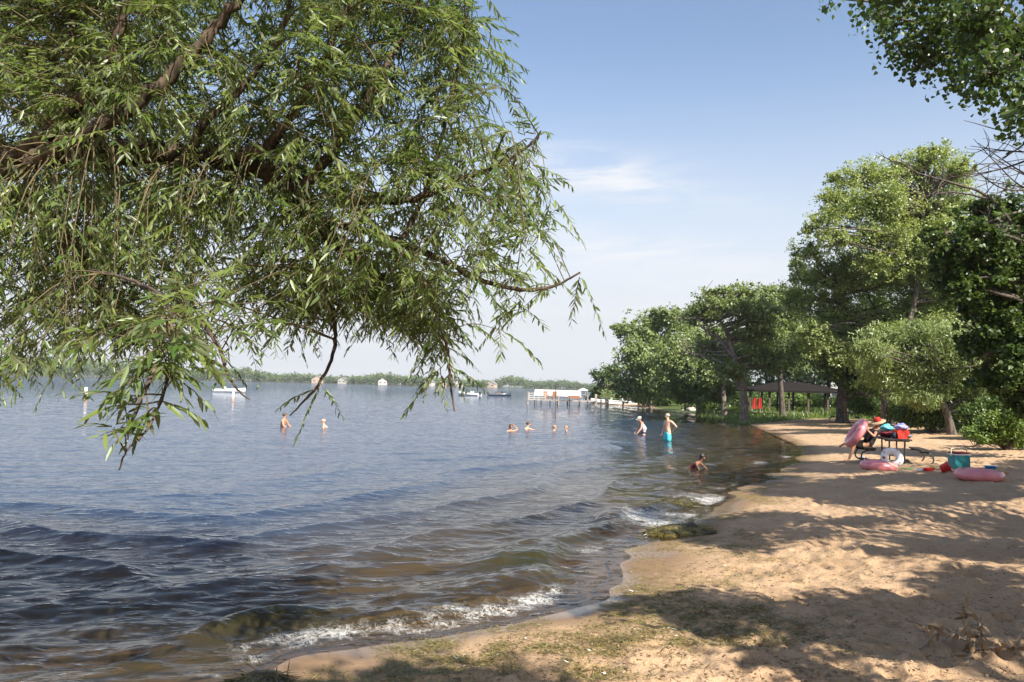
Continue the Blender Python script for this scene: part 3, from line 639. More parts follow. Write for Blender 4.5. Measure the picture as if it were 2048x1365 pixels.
bush("bush at the far tip of the wooded point", 128, [(1210, 785, 18, 12), (1196, 794, 16, 6)], 3000, .3, .2, 'oak_leaf')
bush("yellow-green bush under the oaks near the rocks", 78, [(1428, 812, 18, 9), (1412, 816, 14, 6)], 2600, .18, .12, tb=.75)

WILLOW_LIT = ((-1.25, 2.75, 2.0, .9), (-.6, 5.4, 3.2, 1.2), (.1, 5.5, 3.4, 1.0), (-1.2, 5.4, 4.2, 1.2), (-.3, 5.4, 4.6, 1.1), (-1.8, 5.3, 2.8, 1.0), (-.1, 5.6, 2.6, .9), (-.8, 5.2, 5.2, 1.2), (-2.1, 5.2, 3.9, 1.0), (-2.9, 5.2, 4.6, .8), (-2.0, 5.2, 5.2, 1.0))
def sun_clear(C, k=1.0):         # True where foliage does not stand between the sun and the sunlit side of the willow
    ok = np.ones(len(C), bool)
    for a_, b_, c_, r_ in WILLOW_LIT:
        v_ = C - [a_, b_, c_]; al = v_ @ SUND; ok &= ~((al > r_) & (np.linalg.norm(v_ - al[:, None] * SUND, axis=1) < r_ * k))
    return ok
# ------------------------------------------------------------------ the big willow that hangs over the lake at the left
wr_ = np.random.default_rng(11)
wbase = np.array([-6.0, 5.4, 0]); wbase[2] = gz(wbase[0], wbase[1])
willow = thing("willow_tree", "large willow leaning over the lake from the left with drooping twigs and pale undersides", "tree", wbase)
wo = wbase.copy()
limb_px = [  # (start radius m, end radius m, [(px, py, distance)])
    (.34, .11, None, [(-600, 760, 5.6), (-330, 520, 5.5), (-120, 370, 5.3), (60, 318, 5.2), (230, 312, 5.2), (400, 312, 5.3), (520, 345, 5.4), (620, 425, 5.5), (690, 500, 5.6), (760, 560, 5.7)]),
    (.20, .07, None, [(-400, 560, 5.4), (-180, 450, 5.3), (20, 400, 5.4), (90, 430, 5.5), (145, 490, 5.6), (200, 600, 5.7), (260, 690, 5.8)]),
    (.13, .03, None, [(20, 318, 5.1), (90, 270, 5.0), (190, 165, 4.9), (240, 60, 4.8), (256, -60, 4.7), (262, -220, 4.6)]),
    (.12, .05, None, [(60, 325, 4.9), (130, 290, 4.8), (215, 245, 4.7), (300, 188, 4.7), (385, 105, 4.7), (455, 30, 4.7), (520, -60, 4.7), (600, -200, 4.7)]),
    (.10, .03, None, [(430, 318, 5.2), (520, 300, 5.1), (560, 268, 5.0), (610, 180, 5.0), (650, 110, 5.0), (700, 0, 5.0), (720, -120, 5.0)]),
    (.09, .025, None, [(590, 395, 5.4), (660, 310, 5.3), (735, 200, 5.3), (775, 120, 5.3), (830, 30, 5.4), (860, -80, 5.5)]),
    (.06, .012, None, [(690, 405, 5.3), (800, 402, 5.2), (880, 380, 5.2), (960, 345, 5.2), (1010, 325, 5.3), (1060, 290, 5.3), (1082, 262, 5.3)]),
    (.07, .014, None, [(640, 440, 5.5), (760, 470, 5.4), (880, 520, 5.4), (960, 560, 5.5), (1050, 580, 5.5), (1110, 572, 5.5), (1160, 545, 5.5)]),
    (.05, .012, None, [(760, 560, 5.7), (840, 560, 5.6), (870, 620, 5.6), (893, 690, 5.6), (900, 760, 5.6), (909, 824, 5.6)]),
    (.05, .010, None, [(600, 440, 5.5), (640, 540, 5.5), (664, 610, 5.5), (670, 690, 5.5), (640, 765, 5.4), (610, 800, 5.4), (580, 832, 5.4)]),
    (.07, .02, None, [(370, 330, 5.0), (410, 245, 4.9), (480, 180, 4.9), (560, 70, 4.9), (590, -60, 4.9)]),
    (.08, .02, None, [(150, 300, 5.4), (140, 150, 5.4), (148, 20, 5.4), (150, -150, 5.4)]),
    (.05, .01, None, [(790, 500, 5.5), (830, 430, 5.5), (870, 330, 5.4), (900, 200, 5.4), (930, 60, 5.4), (950, -60, 5.4)]),
    (.05, .01, None, [(640, 560, 5.9), (720, 600, 6.0), (790, 650, 6.1), (850, 690, 6.1)]),
    (.02, .006, None, [(180, 540, 4.4), (260, 560, 3.8), (330, 600, 3.3), (345, 680, 3.0), (335, 760, 2.85), (300, 850, 2.75), (255, 900, 2.7), (238, 940, 2.7)]),
    (.03, .006, None, [(400, 640, 4.6), (440, 700, 4.5), (455, 750, 4.4), (480, 785, 4.4), (500, 800, 4.4)]),
    (.03, .006, None, [(330, 700, 3.4), (290, 780, 3.3), (262, 850, 3.2), (255, 880, 3.2)]),
]
tm = MB(); LP = []; LR = []
for r0, r1, _, pp in limb_px:
    a = np.array([at(px, py, y) for px, py, y in pp]); q = bez(a, len(a) * 7)
    if r0 > .3: q = np.concatenate([bez([wbase - [0, 0, .1], wbase + [.05, 0, .9], a[0]], 8)[:-1], q])
    n = len(q); rr = np.linspace(r0, r1, n); rr = rr * (1 + .10 * np.sin(np.arange(n) * 1.9) * (rr > .03))
    q[2:-1] += wr_.normal(0, .10, (n - 3, 3)) * rr[2:-1, None]
    tm.tube(q - wo, rr * .45 if r0 < .3 else rr * .40, 12 if r0 > .1 else 7); LP.append(q); LR.append(rr)
tm.build("trunk", M['willow_bark'], willow)
LPa = np.concatenate(LP); LPm = np.concatenate([q_[:int(len(q_) * (.5 if i_ in (8, 9) else 1))] for i_, q_ in enumerate(LP[:-3])])
sil = np.array([(-160, -220), (940, -220), (955, 0), (970, 90), (980, 150), (950, 215), (990, 265), (1050, 280), (1070, 320), (1068, 380), (1075, 430), (1060, 520), (1035, 590), (995, 610), (960, 580),
                (920, 590), (895, 640), (890, 700), (865, 705), (790, 665), (735, 645), (690, 620), (640, 640), (575, 655), (540, 610), (510, 560), (480, 590), (470, 640), (430, 715), (390, 735),
                (330, 740), (290, 720), (230, 715), (170, 715), (110, 730), (60, 745), (-160, 765)], float)
def in_poly(P, q):
    x, y = q[:, 0], q[:, 1]; ins = np.zeros(len(q), bool)
    for (ax, ay), (bx, by) in zip(P, np.roll(P, -1, 0)):
        if ay == by: continue
        ins ^= ((ay > y) != (by > y)) & (x < (bx - ax) * (y - ay) / (by - ay) + ax)
    return ins
q = np.c_[wr_.uniform(-160, 1100, 2500), wr_.uniform(-220, 830, 2500)]
q = q[in_poly(sil, q)]
pr = np.clip(1.0 - .30 * sstep(650, 1000, q[:, 0]) * sstep(-100, 300, q[:, 1]), .3, 1)
q = q[wr_.uniform(size=len(q)) < pr]
_fr = (q[:, 1] > 240) & (q[:, 1] < 430) & (q[:, 0] < 620) & (wr_.uniform(size=len(q)) < .7)
targets = at(q[:, 0], q[:, 1], np.where(~_fr, 0, .35) + np.where(~_fr & (wr_.uniform(size=len(q)) < .16), wr_.uniform(4.1, 5.0, len(q)), np.clip(wr_.normal(5.85, .75, len(q)), 4.9, 7.8)))
lowq = np.c_[wr_.uniform(560, 910, 150), wr_.uniform(520, 700, 150)]; lowq = lowq[in_poly(np.array([(560, 560), (895, 540), (890, 690), (800, 650), (700, 610), (640, 630), (575, 650)], float), lowq)]
targets = np.concatenate([targets, at(lowq[:, 0], lowq[:, 1], wr_.normal(5.8, .3, len(lowq)))])
hand = [(1082, 268, 5.3), (1058, 330, 5.3), (1090, 350, 5.3), (1078, 400, 5.4), (1105, 395, 5.3), (1060, 470, 5.4), (1070, 455, 5.4), (1160, 550, 5.5), (1100, 575, 5.5), (1042, 620, 5.5), (1000, 660, 5.5), (1020, 600, 5.5), (1000, 172, 5.3), (985, 95, 5.4),
        (240, 960, 2.7), (228, 950, 2.75), (315, 905, 2.75), (275, 890, 2.8), (300, 830, 2.8), (330, 820, 2.8), (340, 790, 2.85), (390, 800, 3.2), (395, 770, 3.0), (350, 760, 2.8), (310, 770, 2.8), (365, 830, 3.0), (285, 850, 2.8), (250, 905, 2.8), (420, 740, 3.2), (200, 760, 3.4), (180, 770, 3.5), (330, 720, 2.9), (370, 700, 3.1), (290, 740, 3.2), (340, 840, 2.8), (320, 790, 2.7), (375, 790, 2.9), (352, 735, 2.7), (410, 690, 3.1), (440, 660, 3.2),
        (505, 740, 4.2), (520, 700, 4.2), (470, 755, 4.3), (905, 745, 5.6), (880, 740, 5.6), (645, 775, 5.4), (30, 800, 4.0), (55, 815, 4.0), (85, 770, 4.2), (0, 770, 3.8), (130, 770, 4.0), (620, 470, 4.6), (720, 500, 4.7), (735, 530, 4.7), (560, 430, 4.6), (680, 510, 4.6)]
hand = [(a_, b_ - (95 if c_ < 4.5 and b_ > 640 else 0), c_) for a_, b_, c_ in hand]
targets = np.concatenate([targets, [at(*h) for h in hand]])
nh = len(hand)
# the rest of the crown, above and beside the picture
ex = np.c_[wr_.uniform(-8.5, -.6, 520), wr_.uniform(.8, 7.5, 520), wr_.uniform(4.2, 8.8, 520)]
ex = ex[(np.hypot(ex[:, 0] + 4.6, ex[:, 1] - 4) < 4.6) & (ex[:, 0] < -ex[:, 2] * .25 + .9)]
rl = ex - EYE; epy = 682.5 - F * (rl @ UP) / (rl @ _fw); epx = 1024 + F * (rl @ RT) / (rl @ _fw)
ex = ex[(epy < -120) | (epx < -120) | ((rl @ _fw) < .5)]
ex = ex[sun_clear(ex, 1.25) & (ex[:, 1] > 2.6)]; ex = ex[(ex[:, 0] < -2.3) | (np.arange(len(ex)) % 2 == 0)][:330]
ey = np.c_[wr_.uniform(-7, 1.2, 420), wr_.uniform(5.6, 9.5, 420), wr_.uniform(5.6, 10, 420)]; ry_ = ey - EYE
ey = ey[(682.5 - F * (ry_ @ UP) / (ry_ @ _fw) < -140) & (ey[:, 0] < 1.6 - .12 * ey[:, 2])][:15]; ex = np.concatenate([ex, ey])
targets = np.concatenate([targets, ex]); is_ex = np.arange(len(targets)) >= len(targets) - len(ex)
bm_ = MB(); lm = MB(); LPs, LTs, LNs, LLs, LTi = [], [], [], [], []
for i, c in enumerate(targets):
    ishand = len(targets) - len(ex) - nh <= i < len(targets) - len(ex); Q = LPa if ishand else LPm
    dist = np.linalg.norm(Q - c, axis=1) + .3 * np.maximum(0, c[2] - Q[:, 2]) + wr_.uniform(0, .7, len(Q))
    s0 = Q[np.argmin(dist)]; dv = c - s0; l = np.linalg.norm(dv)
    if l > 1.5 and not is_ex[i]: s0 = c - dv / l * 1.4; dv = c - s0; l = 1.4
    mid = s0 + dv * .5 + np.array([0, 0, .16 * l]) + wr_.normal(0, .09 * l, 3)
    br = bez([s0, mid, c], 9); bm_.tube(br - wo, np.linspace(.0032 + .003 * min(l, 2), .002, 9), 4, caps=False, tint=wr_.uniform())
    ns = 3 if is_ex[i] else (3 if ishand else 4)
    for k in range(ns):                                    # leafy shoots
        p0 = br[8 if (ishand and k < 2) else wr_.integers(4, 9)]; az = wr_.uniform(0, 2 * np.pi)
        d = nrm(np.array([math.cos(az) * .75, math.sin(az) * .75, wr_.uniform(-.8, .55)]) + nrm(c - s0) * .5)
        sl_ = wr_.uniform(.17, .38) * (1.3 if is_ex[i] else (.55 if ishand and c[1] < 4.6 else 1)); nl = int(sl_ * (56 if not is_ex[i] else 30)); u = np.linspace(.08, 1, nl)[:, None]
        sp = p0 + d * sl_ * u + np.array([0, 0, -1]) * (.30 * sl_ * u ** 2)
        tang = nrm(np.gradient(sp, axis=0)); bm_.tube(sp[[0, nl // 2, -1]] - wo, [.0028, .002, .0012], 3, caps=False, tint=wr_.uniform())
        sd = nrm(np.cross(tang, [0, 0, 1.0])); sg = np.where(np.arange(nl) % 2 == 0, 1., -1.)[:, None]
        ld = nrm(tang * wr_.uniform(.5, .95, (nl, 1)) + sd * sg * wr_.uniform(.4, .9, (nl, 1)) + np.array([0, 0, -1]) * wr_.uniform(.05, .55, (nl, 1)) + wr_.normal(0, .16, (nl, 3)))
        nn_ = nrm(np.array([0, 0, 1.0]) + wr_.normal(0, .55, (nl, 3)) + sd * sg * .25)
        LPs.append(sp); LTs.append(ld); LNs.append(nn_)
        LLs.append(wr_.uniform(.042, .094, nl) * (1.15 if ishand else 1) * (1.25 if is_ex[i] else 1) * (1 - .35 * u[:, 0] ** 4)); LTi.append(np.clip(wr_.normal(.45, .2) + wr_.normal(0, .16, nl), 0, 1))
P_, T_, N_, L__, Ti_ = map(np.concatenate, (LPs, LTs, LNs, LLs, LTi))
_sv = rng; rng = wr_
leaves(lm, P_ - wo, T_, N_, L__, L__ * rng.uniform(.17, .25, len(L__)), Ti_, 'lance')
rng = _sv
bm_.build("twigs", M['willow_twig'], willow)
lm.build("crown", M['willow_leaf'], willow)

# ------------------------------------------------------------------ trees on the right of the beach, mostly outside the picture:
# their branches hang into the top right corner and their crowns throw the dappled shade
K = 1 / math.tan(SUN_EL); HS = np.array([math.sin(SUN_AZ), math.cos(SUN_AZ)])
PATCHES = []
def shade_ok(C):                 # leaves the sunlit openings of the beach free of foliage
    gp_ = C[:, :2] - HS * (K * (C[:, 2] - .3))[:, None]; P = np.c_[gp_, np.full(len(C), .3)] - EYE; zf = P @ _fw
    px = 1024 + F * (P @ RT) / np.maximum(zf, .1); py = 682.5 - F * (P @ UP) / np.maximum(zf, .1)
    vis = (zf > 2) & (px > 300) & (px < 2110) & (py < 1420) & (py > 800); ok = ~vis
    for x_, y_, rx, ry, c_, *_ in PATCHES: ok |= ((px - x_) / rx) ** 2 + ((py - y_) / ry) ** 2 < 1
    P2 = C - EYE; z2 = P2 @ _fw; qx = 1024 + F * (P2 @ RT) / np.maximum(z2, .1); qy = 682.5 - F * (P2 @ UP) / np.maximum(z2, .1)
    ok &= sun_clear(C)
    mg = F * .95 / np.maximum(z2, .3)
    return ok & ~((z2 > -.8) & (z2 < .3)) & ~((z2 >= .3) & (qx < 2048 + mg) & (qx > -mg) & (qy > -mg))
def shade_tree(label, base, top, r0, patches, hr, own=(), seed=1, extra=None):
    g = np.random.default_rng(seed); b = np.array([base[0], base[1], gz(*base)])
    root = thing("cottonwood_tree", label, "tree", b, 0, "cottonwoods along the right side of the beach"); tm = MB(); cm = MB()
    tp = bez([b - [0, 0, .1], b + [.05, .1, 2.5], b + [0, -.1, 5], np.array(top)], 14); tm.tube(tp - b, r0 * np.linspace(1.15, .35, 14), 10)
    C = []; PATCHES.extend(patches)
    for px, py, rx, ry, cov, *hq in patches:
        n0 = 900; a = g.uniform(0, 2 * np.pi, n0); rr = np.sqrt(g.uniform(0, 1, n0)); gp = onz(px + .85 * rx * rr * np.cos(a), py + .8 * ry * rr * np.sin(a), .3)
        area = np.pi * rx * ry / F ** 2 * gp[:, 1].mean() ** 3 / 1.9
        k = int(np.clip(cov * area / .026, 6, 900)); gp = gp[:k] if k <= n0 else gp
        h = g.uniform(*(hq or hr), len(gp)); C.append(np.c_[gp[:, :2] + HS * (K * h)[:, None], .3 + h])
    C = np.concatenate(C); P2 = C - EYE; z2 = P2 @ _fw; qx = 1024 + F * (P2 @ RT) / np.maximum(z2, .1); qy = 682.5 - F * (P2 @ UP) / np.maximum(z2, .1)
    mg = F * .55 / np.maximum(z2, .2); C = C[~((z2 > .2) & (qx < 2048 + mg) & (qx > -mg) & (qy > -mg))]; k0 = len(C)
    for (ex, ey, ez, er, eh, en) in (extra or []):  # unseen foliage added to cut the sky light on the sand
        u = g.normal(size=(en * 9, 3)); u = nrm(u) * g.uniform(.2, 1, (en * 9, 1)) ** .5; E = np.array([ex, ey, ez]) + u * [er, er, eh]; q_ = nrm(np.cross(SUND, [0, 0, 1.])); r_ = np.cross(SUND, q_); kk = shade_ok(E)
        for d_ in (q_, -q_, r_, -r_): kk &= shade_ok(E + d_ * .8) & shade_ok(E + d_ * .45)
        E = E[kk][:en]; C = np.concatenate([C, E])
    k = len(C); per = 34; sg = np.where(np.arange(k) < k0, g.uniform(.06, .2, k), g.uniform(.22, .4, k)); n = k * per
    P = np.repeat(C, per, 0) + g.normal(size=(n, 3)) * np.repeat(sg, per)[:, None]; sz = g.uniform(.085, .135, n) * np.where(np.repeat(np.arange(k), per) < k0, 1, 1.7)
    leaves(cm, P - b, nrm(g.normal(size=(n, 3)) + [0, 0, -.4]), g.normal(size=(n, 3)) * .7 + SUND, sz, sz * .95, g.uniform(0, 1, n), 'heart')
    for j in range(0, k, 9):                                # limbs out to the clumps
        c = C[j]; s0 = tp[np.clip(int(len(tp) * (c[2] - b[2]) / (tp[-1, 2] - b[2]) * .72), 4, len(tp) - 1)]; l = np.linalg.norm(c - s0)
        mid = .5 * (s0 + c) + [0, 0, .08 * l] + g.normal(0, .06 * l, 3); tm.tube(bez([s0, mid, c], 8) - b, np.linspace(.012 * l ** .7 + .012, .008, 8), 5)
    for fn in own: fn(tm, cm, tp, b, g)
    tm.build("trunk", M['dark_bark'], root); cm.build("crown", M['shaded_leaf'], root)
    return root
def overhang(tm, cm, tp, b, g):
    lobes = [(1752, 28, 30, 24), (1790, 52, 40, 32), (1815, 100, 34, 28), (1850, 118, 40, 32), (1880, 60, 60, 50), (1930, 108, 52, 46), (1905, 165, 34, 18), (1960, 40, 70, 50), (1985, 145, 50, 44), (2030, 90, 50, 50), (2036, 215, 26, 44), (1960, 190, 26, 16), (2090, 150, 60, 90), (1840, -40, 110, 50), (2000, -60, 110, 60), (1655, -4, 16, 6), (1775, 92, 22, 12), (2044, 270, 14, 20)]
    s0 = tp[9]; hub = at(2060, 60, 8.6); tm.tube(bez([s0, .5 * (s0 + hub) + [0, 0, .5], hub], 10) - b, np.linspace(.11, .05, 10), 7)
    for px, py, rx, ry in lobes:
        dd = g.uniform(7.4, 9.2); c = at(px, py, dd); r = np.array([rx, .7 * (rx + ry), ry]) * dd / F; k = max(3, int(rx * ry / 62))
        u = nrm(g.normal(size=(k, 3))); C = c + u * r * g.uniform(.2, 1, (k, 1)) ** .6; per = 11; n = k * per
        tm.tube(bez([hub, .5 * (hub + c) + g.normal(0, .12, 3), c], 8) - b, np.linspace(.026, .009, 8), 5)
        for e in C: tm.tube(bez([c, .5 * (c + e) + g.normal(0, .04, 3), e + nrm(e - c) * .06], 5) - b, np.linspace(.007, .002, 5), 4)
        P = np.repeat(C, per, 0) + g.normal(size=(n, 3)) * .095; sz = g.uniform(.042, .072, n)
        leaves(cm, P - b, nrm(g.normal(size=(n, 3)) * .7 + [0, 0, -.8]), g.normal(size=(n, 3)), sz, sz * .95, np.clip(g.normal(.4, .25, n), 0, 1), 'heart')
def dead_fan(tm, cm, tp, b, g):  # bare twigs below the leafy branch
    for k in range(9):
        a0 = at(2110 + g.uniform(-20, 30), g.uniform(180, 420), 9.5 + g.uniform(-.8, .8)); e = at(g.uniform(1880, 1990), g.uniform(215, 430), 9.5 + g.uniform(-.8, .8))
        m_ = .5 * (a0 + e) + [0, 0, -.12] + g.normal(0, .12, 3); q = bez([a0, m_, e], 12); tm.tube(q - b, np.linspace(.016, .003, 12), 5)
        for _ in range(6):
            i = g.integers(2, 11); d_ = nrm((e - a0) * .6 + g.normal(0, .5, 3) + [0, 0, -.3]); l = g.uniform(.2, .6); tm.tube(bez([q[i], q[i] + d_ * l * .5 + g.normal(0, .03, 3), q[i] + d_ * l + [0, 0, .06]], 6) - b, np.linspace(.006, .0018, 6), 4)
    hub = at(2110, 300, 9.5); tm.tube(bez([tp[8], .5 * (tp[8] + hub) + [0, 0, .3], hub], 9) - b, np.linspace(.07, .03, 9), 6)
shade_tree("broad cottonwood hanging over the top right of the beach, heart-shaped leaves", (10.0, 5.2), (10.4, 4.8, 10.5), .17,
           [(1480, 1030, 80, 22, .8), (1565, 1018, 80, 16, .7), (1510, 1062, 50, 12, .6), (1620, 1050, 60, 14, .4), (1850, 1085, 120, 14, .45), (1985, 1095, 80, 22, .7), (1640, 965, 110, 16, .8), (1800, 990, 130, 16, .75), (1960, 985, 110, 16, .75), (1950, 1150, 110, 30, .6), (1450, 1040, 60, 20, .8), (1720, 1030, 80, 12, .45)],
           (4.8, 7.5), own=[overhang, dead_fan], seed=21, extra=[(11, 5.5, 8, 4.5, 3.5, 700), (13, 11, 8, 4.5, 4, 600)])
shade_tree("cottonwood beside the photographer whose shade covers the near sand", (9.3, -2.2), (9.0, -2.6, 11), .3,
           [(640, 1356, 120, 26, 1.6, 7.4, 9.2), (850, 1335, 150, 36, 1.7, 7.4, 9.2), (1030, 1340, 120, 30, 1.6, 7.4, 9.2), (560, 1345, 70, 20, 1.2, 7.4, 9.2), (1250, 1168, 100, 12, .5), (1430, 1178, 140, 26, .75), (1640, 1205, 130, 28, .8), (1800, 1190, 120, 28, .8), (1985, 1215, 100, 52, .9), (1760, 1250, 130, 30, .7), (1620, 1285, 100, 22, .55), (1720, 1335, 90, 20, .5), (1860, 1275, 110, 26, .6), (1480, 1225, 70, 14, .4)],
           (3.3, 6.2), seed=22, extra=[(6.8, 7, 11.5, 4.5, 3, 350), (10, -3, 8, 6, 4, 1100), (4, -8, 7, 6, 4, 500)])
shade_tree("cottonwood at the side of the beach whose shade lies round the near picnic table", (20.5, 14.5), (20.2, 14.2, 12), .3,
           [(1690, 926, 90, 10, .75), (1560, 942, 70, 11, .7), (1850, 948, 110, 9, .7), (2000, 945, 70, 11, .75), (1600, 912, 60, 7, .6), (1480, 925, 80, 12, .6), (1750, 952, 110, 9, .8), (1950, 965, 120, 9, .65), (2040, 930, 40, 10, .5)],
           (6.5, 11), seed=23, extra=[(20, 14, 9, 6, 5, 900)])

# ------------------------------------------------------------------ far shore wood, grass, washed-up weed and litter (nobody could count them)
g = np.random.default_rng(5)
n = 11000; th = g.uniform(-.80, .42, n); r = 800 + 60 * np.sin(th * 9) + 30 * np.sin(th * 23 + 1) - 120 * sstep(-.3, -.55, th) + 14 + g.uniform(0, 1, n) ** 1.6 * 110
x, y = r * np.sin(th), r * np.cos(th); hh = (4.5 + 4.5 * vnoise(th * 160, r * .03)) * (.6 + .9 * vnoise(th * 31 + 5, r * 0))
zb = height(x, y, np.full(n, -200.), fine=False)
cm = MB(); C = np.c_[x, y, zb + hh * g.uniform(.3, 1, n)]
clumps(cm, C, g.uniform(.9, 1.7, n), 9, 1.9, 1.5, 'rhomb', .2, .8, .25, tb=.5)
tag(cm.build("far_woods", M['far_leaf']), "low wooded shore across the lake", "woods", kind="stuff")
n = 60000; px = g.uniform(1395, 2060, n * 2); py = g.uniform(800, 892, n * 2); P = onz(px, py, .5); gi = in_grass(P[:, 0], P[:, 1])
k = (gi > -.4 + g.uniform(0, 1.2, len(gi))) & (P[:, 1] < 120) & (P[:, 1] > 20); P = P[k][:n]; gi = gi[k][:n]; P[:, 2] = height(P[:, 0], P[:, 1], fine=False)
hgt = g.uniform(.12, .42, len(P)) * (.45 + 1.2 * vnoise(P[:, 0] * .5, P[:, 1] * .3)) * np.where((P[:, 1] > 60) & (P[:, 0] < 24), 1.5, 1.0); az = g.uniform(0, 6.3, len(P))
cm = MB(); leaves(cm, P - [0, 0, .02], np.c_[np.cos(az) * .35, np.sin(az) * .35, np.ones(len(P))], np.c_[g.normal(size=(len(P), 2)), np.full(len(P), .3)], hgt, .035 + .02 * g.uniform(size=len(P)), np.clip(g.normal(.5, .3, len(P)), 0, 1), 'rhomb')
tag(cm.build("grass", M['grass']), "tall green grass round the pavilion and tree trunks", "grass", kind="stuff")
cm = MB()
for (cnt, x0, x1, y0, y1) in ((40000, 350, 1700, 1080, 1365), (14000, 1150, 1800, 940, 1100)):
    P = onz(g.uniform(x0, x1, cnt * 3), g.uniform(y0, y1, cnt * 3), .15); d = shore_d(P[:, 0], P[:, 1]); mk = algae_mask(P[:, 0], P[:, 1], d)
    k = g.uniform(size=len(P)) < mk * .8 + .01; P = P[k & (d > .1)][:cnt]; P[:, 2] = height(P[:, 0], P[:, 1]) + .004
    az = g.uniform(0, 6.3, len(P)); n = len(P)
    leaves(cm, P, np.c_[np.cos(az), np.sin(az), g.uniform(-.15, .5, n)], np.c_[g.normal(size=(n, 2)) * .5, np.ones(n)], g.uniform(.02, .075, n), g.uniform(.004, .009, n), np.clip(g.normal(.5, .3, n), 0, 1), 'rhomb')
tag(cm.build("washed_up_weed", M['weed']), "brown and green lake weed strewn along the waterline", "lake weed", kind="stuff")
cm = MB(); P = onz(g.uniform(900, 2100, 20000), g.uniform(905, 1365, 20000), .3); d = shore_d(P[:, 0], P[:, 1]); P = P[(d > .8) & (g.uniform(size=len(d)) < .25 + .9 * vnoise(P[:, 0] * 1.7, P[:, 1] * 1.7) ** 2)]; P[:, 2] = height(P[:, 0], P[:, 1]) + .006; n = len(P)
az = g.uniform(0, 6.3, n); tw = g.uniform(size=n) < .45
leaves(cm, P, np.c_[np.cos(az), np.sin(az), g.uniform(-.1, .35, n)], np.c_[g.normal(size=(n, 2)) * .5, np.ones(n)], np.where(tw, g.uniform(.04, .14, n), g.uniform(.02, .05, n)), np.where(tw, .006, g.uniform(.01, .026, n)), np.where(tw, g.uniform(0, .4, n), g.uniform(.1, 1, n)), 'rhomb')
tag(cm.build("leaf_litter", M['litter']), "dry leaves and twigs scattered over the sand", "leaf litter", kind="stuff")

# ------------------------------------------------------------------ people
P_ = principled
M['skin'] = P_('skin_light', (.62, .37, .26), .5, .08, 12, sss=.05); M['skin_tan'] = P_('skin_tan', (.48, .25, .15), .5, .08, 12)
M['skin_dark'] = P_('skin_brown', (.27, .13, .08), .5, .1, 12)
M['hair_brown'] = P_('hair_brown', (.10, .06, .035), .6, .4, 40); M['hair_dark'] = P_('hair_dark', (.03, .024, .02), .5, .4, 40); M['hair_sand'] = P_('hair_sand', (.34, .22, .12), .6, .4, 40)
M['hair_grey'] = P_('hair_grey', (.42, .34, .29), .6, .3, 40); M['hair_red'] = P_('hair_reddish', (.40, .17, .09), .6, .3, 40)
M['black_cloth'] = P_('black_cloth', (.012, .012, .014), .85, .4, 9, bump=.3); M['navy_cloth'] = P_('navy_cloth', (.02, .025, .06), .8, .3, 12)
M['teal_cloth'] = P_('aqua_swim_cloth', (.03, .48, .58), .7, .2, 6, col2=(.12, .62, .68)); M['print_cloth'] = P_('blue_white_print', (.72, .76, .84), .7, col2=(.07, .16, .55), scale=13)
M['red_cloth'] = P_('red_cloth', (.62, .03, .015), .7, .25, 9, bump=.3); M['cap_cloth'] = P_('pale_cap_cloth', (.52, .58, .48), .8, .1, 9)
M['maroon_cloth'] = P_('maroon_cloth', (.16, .02, .03), .9, .3, 9, bump=.3)
M['eye'] = P_('eye', (.02, .015, .012), .2)

def skin(J, E, name, mat, parent, sub=2, root='pelvis'):
    names = list(J); idx = {n: i for i, n in enumerate(names)}
    me = bpy.data.meshes.new("tmp"); me.from_pydata([tuple(map(float, J[n][0])) for n in names], [(idx[a], idx[b]) for a, b in E], [])
    ob = bpy.data.objects.new("tmp", me); COL.objects.link(ob)
    ob.modifiers.new("s", 'SKIN').use_smooth_shade = True
    sv = me.skin_vertices[0].data
    for n in names:
        r = J[n][1]; sv[idx[n]].radius = (r, r) if np.isscalar(r) else r; sv[idx[n]].use_root = (n == root)
    md = ob.modifiers.new("b", 'SUBSURF'); md.levels = sub; md.render_levels = sub
    dg = bpy.context.evaluated_depsgraph_get(); dg.update()
    m2 = bpy.data.meshes.new_from_object(ob.evaluated_get(dg)); bpy.data.objects.remove(ob); m2.name = name
    m2.materials.clear(); m2.materials.append(M[mat])
    m2.polygons.foreach_set("use_smooth", np.ones(len(m2.polygons), bool))
    o = bpy.data.objects.new(name, m2); COL.objects.link(o); o.parent = parent
    return o
BASE = dict(pelvis=((0, 0, .95), .125), waist=((0, 0, 1.10), .118), chest=((0, 0, 1.30), .14), neckb=((0, .01, 1.45), .065), neck=((0, 0, 1.52), .054), head=((0, -.015, 1.62), .092), crown=((0, 0, 1.69), .078),
            nose=((0, -.112, 1.605), .014), chin=((0, -.07, 1.545), .035))
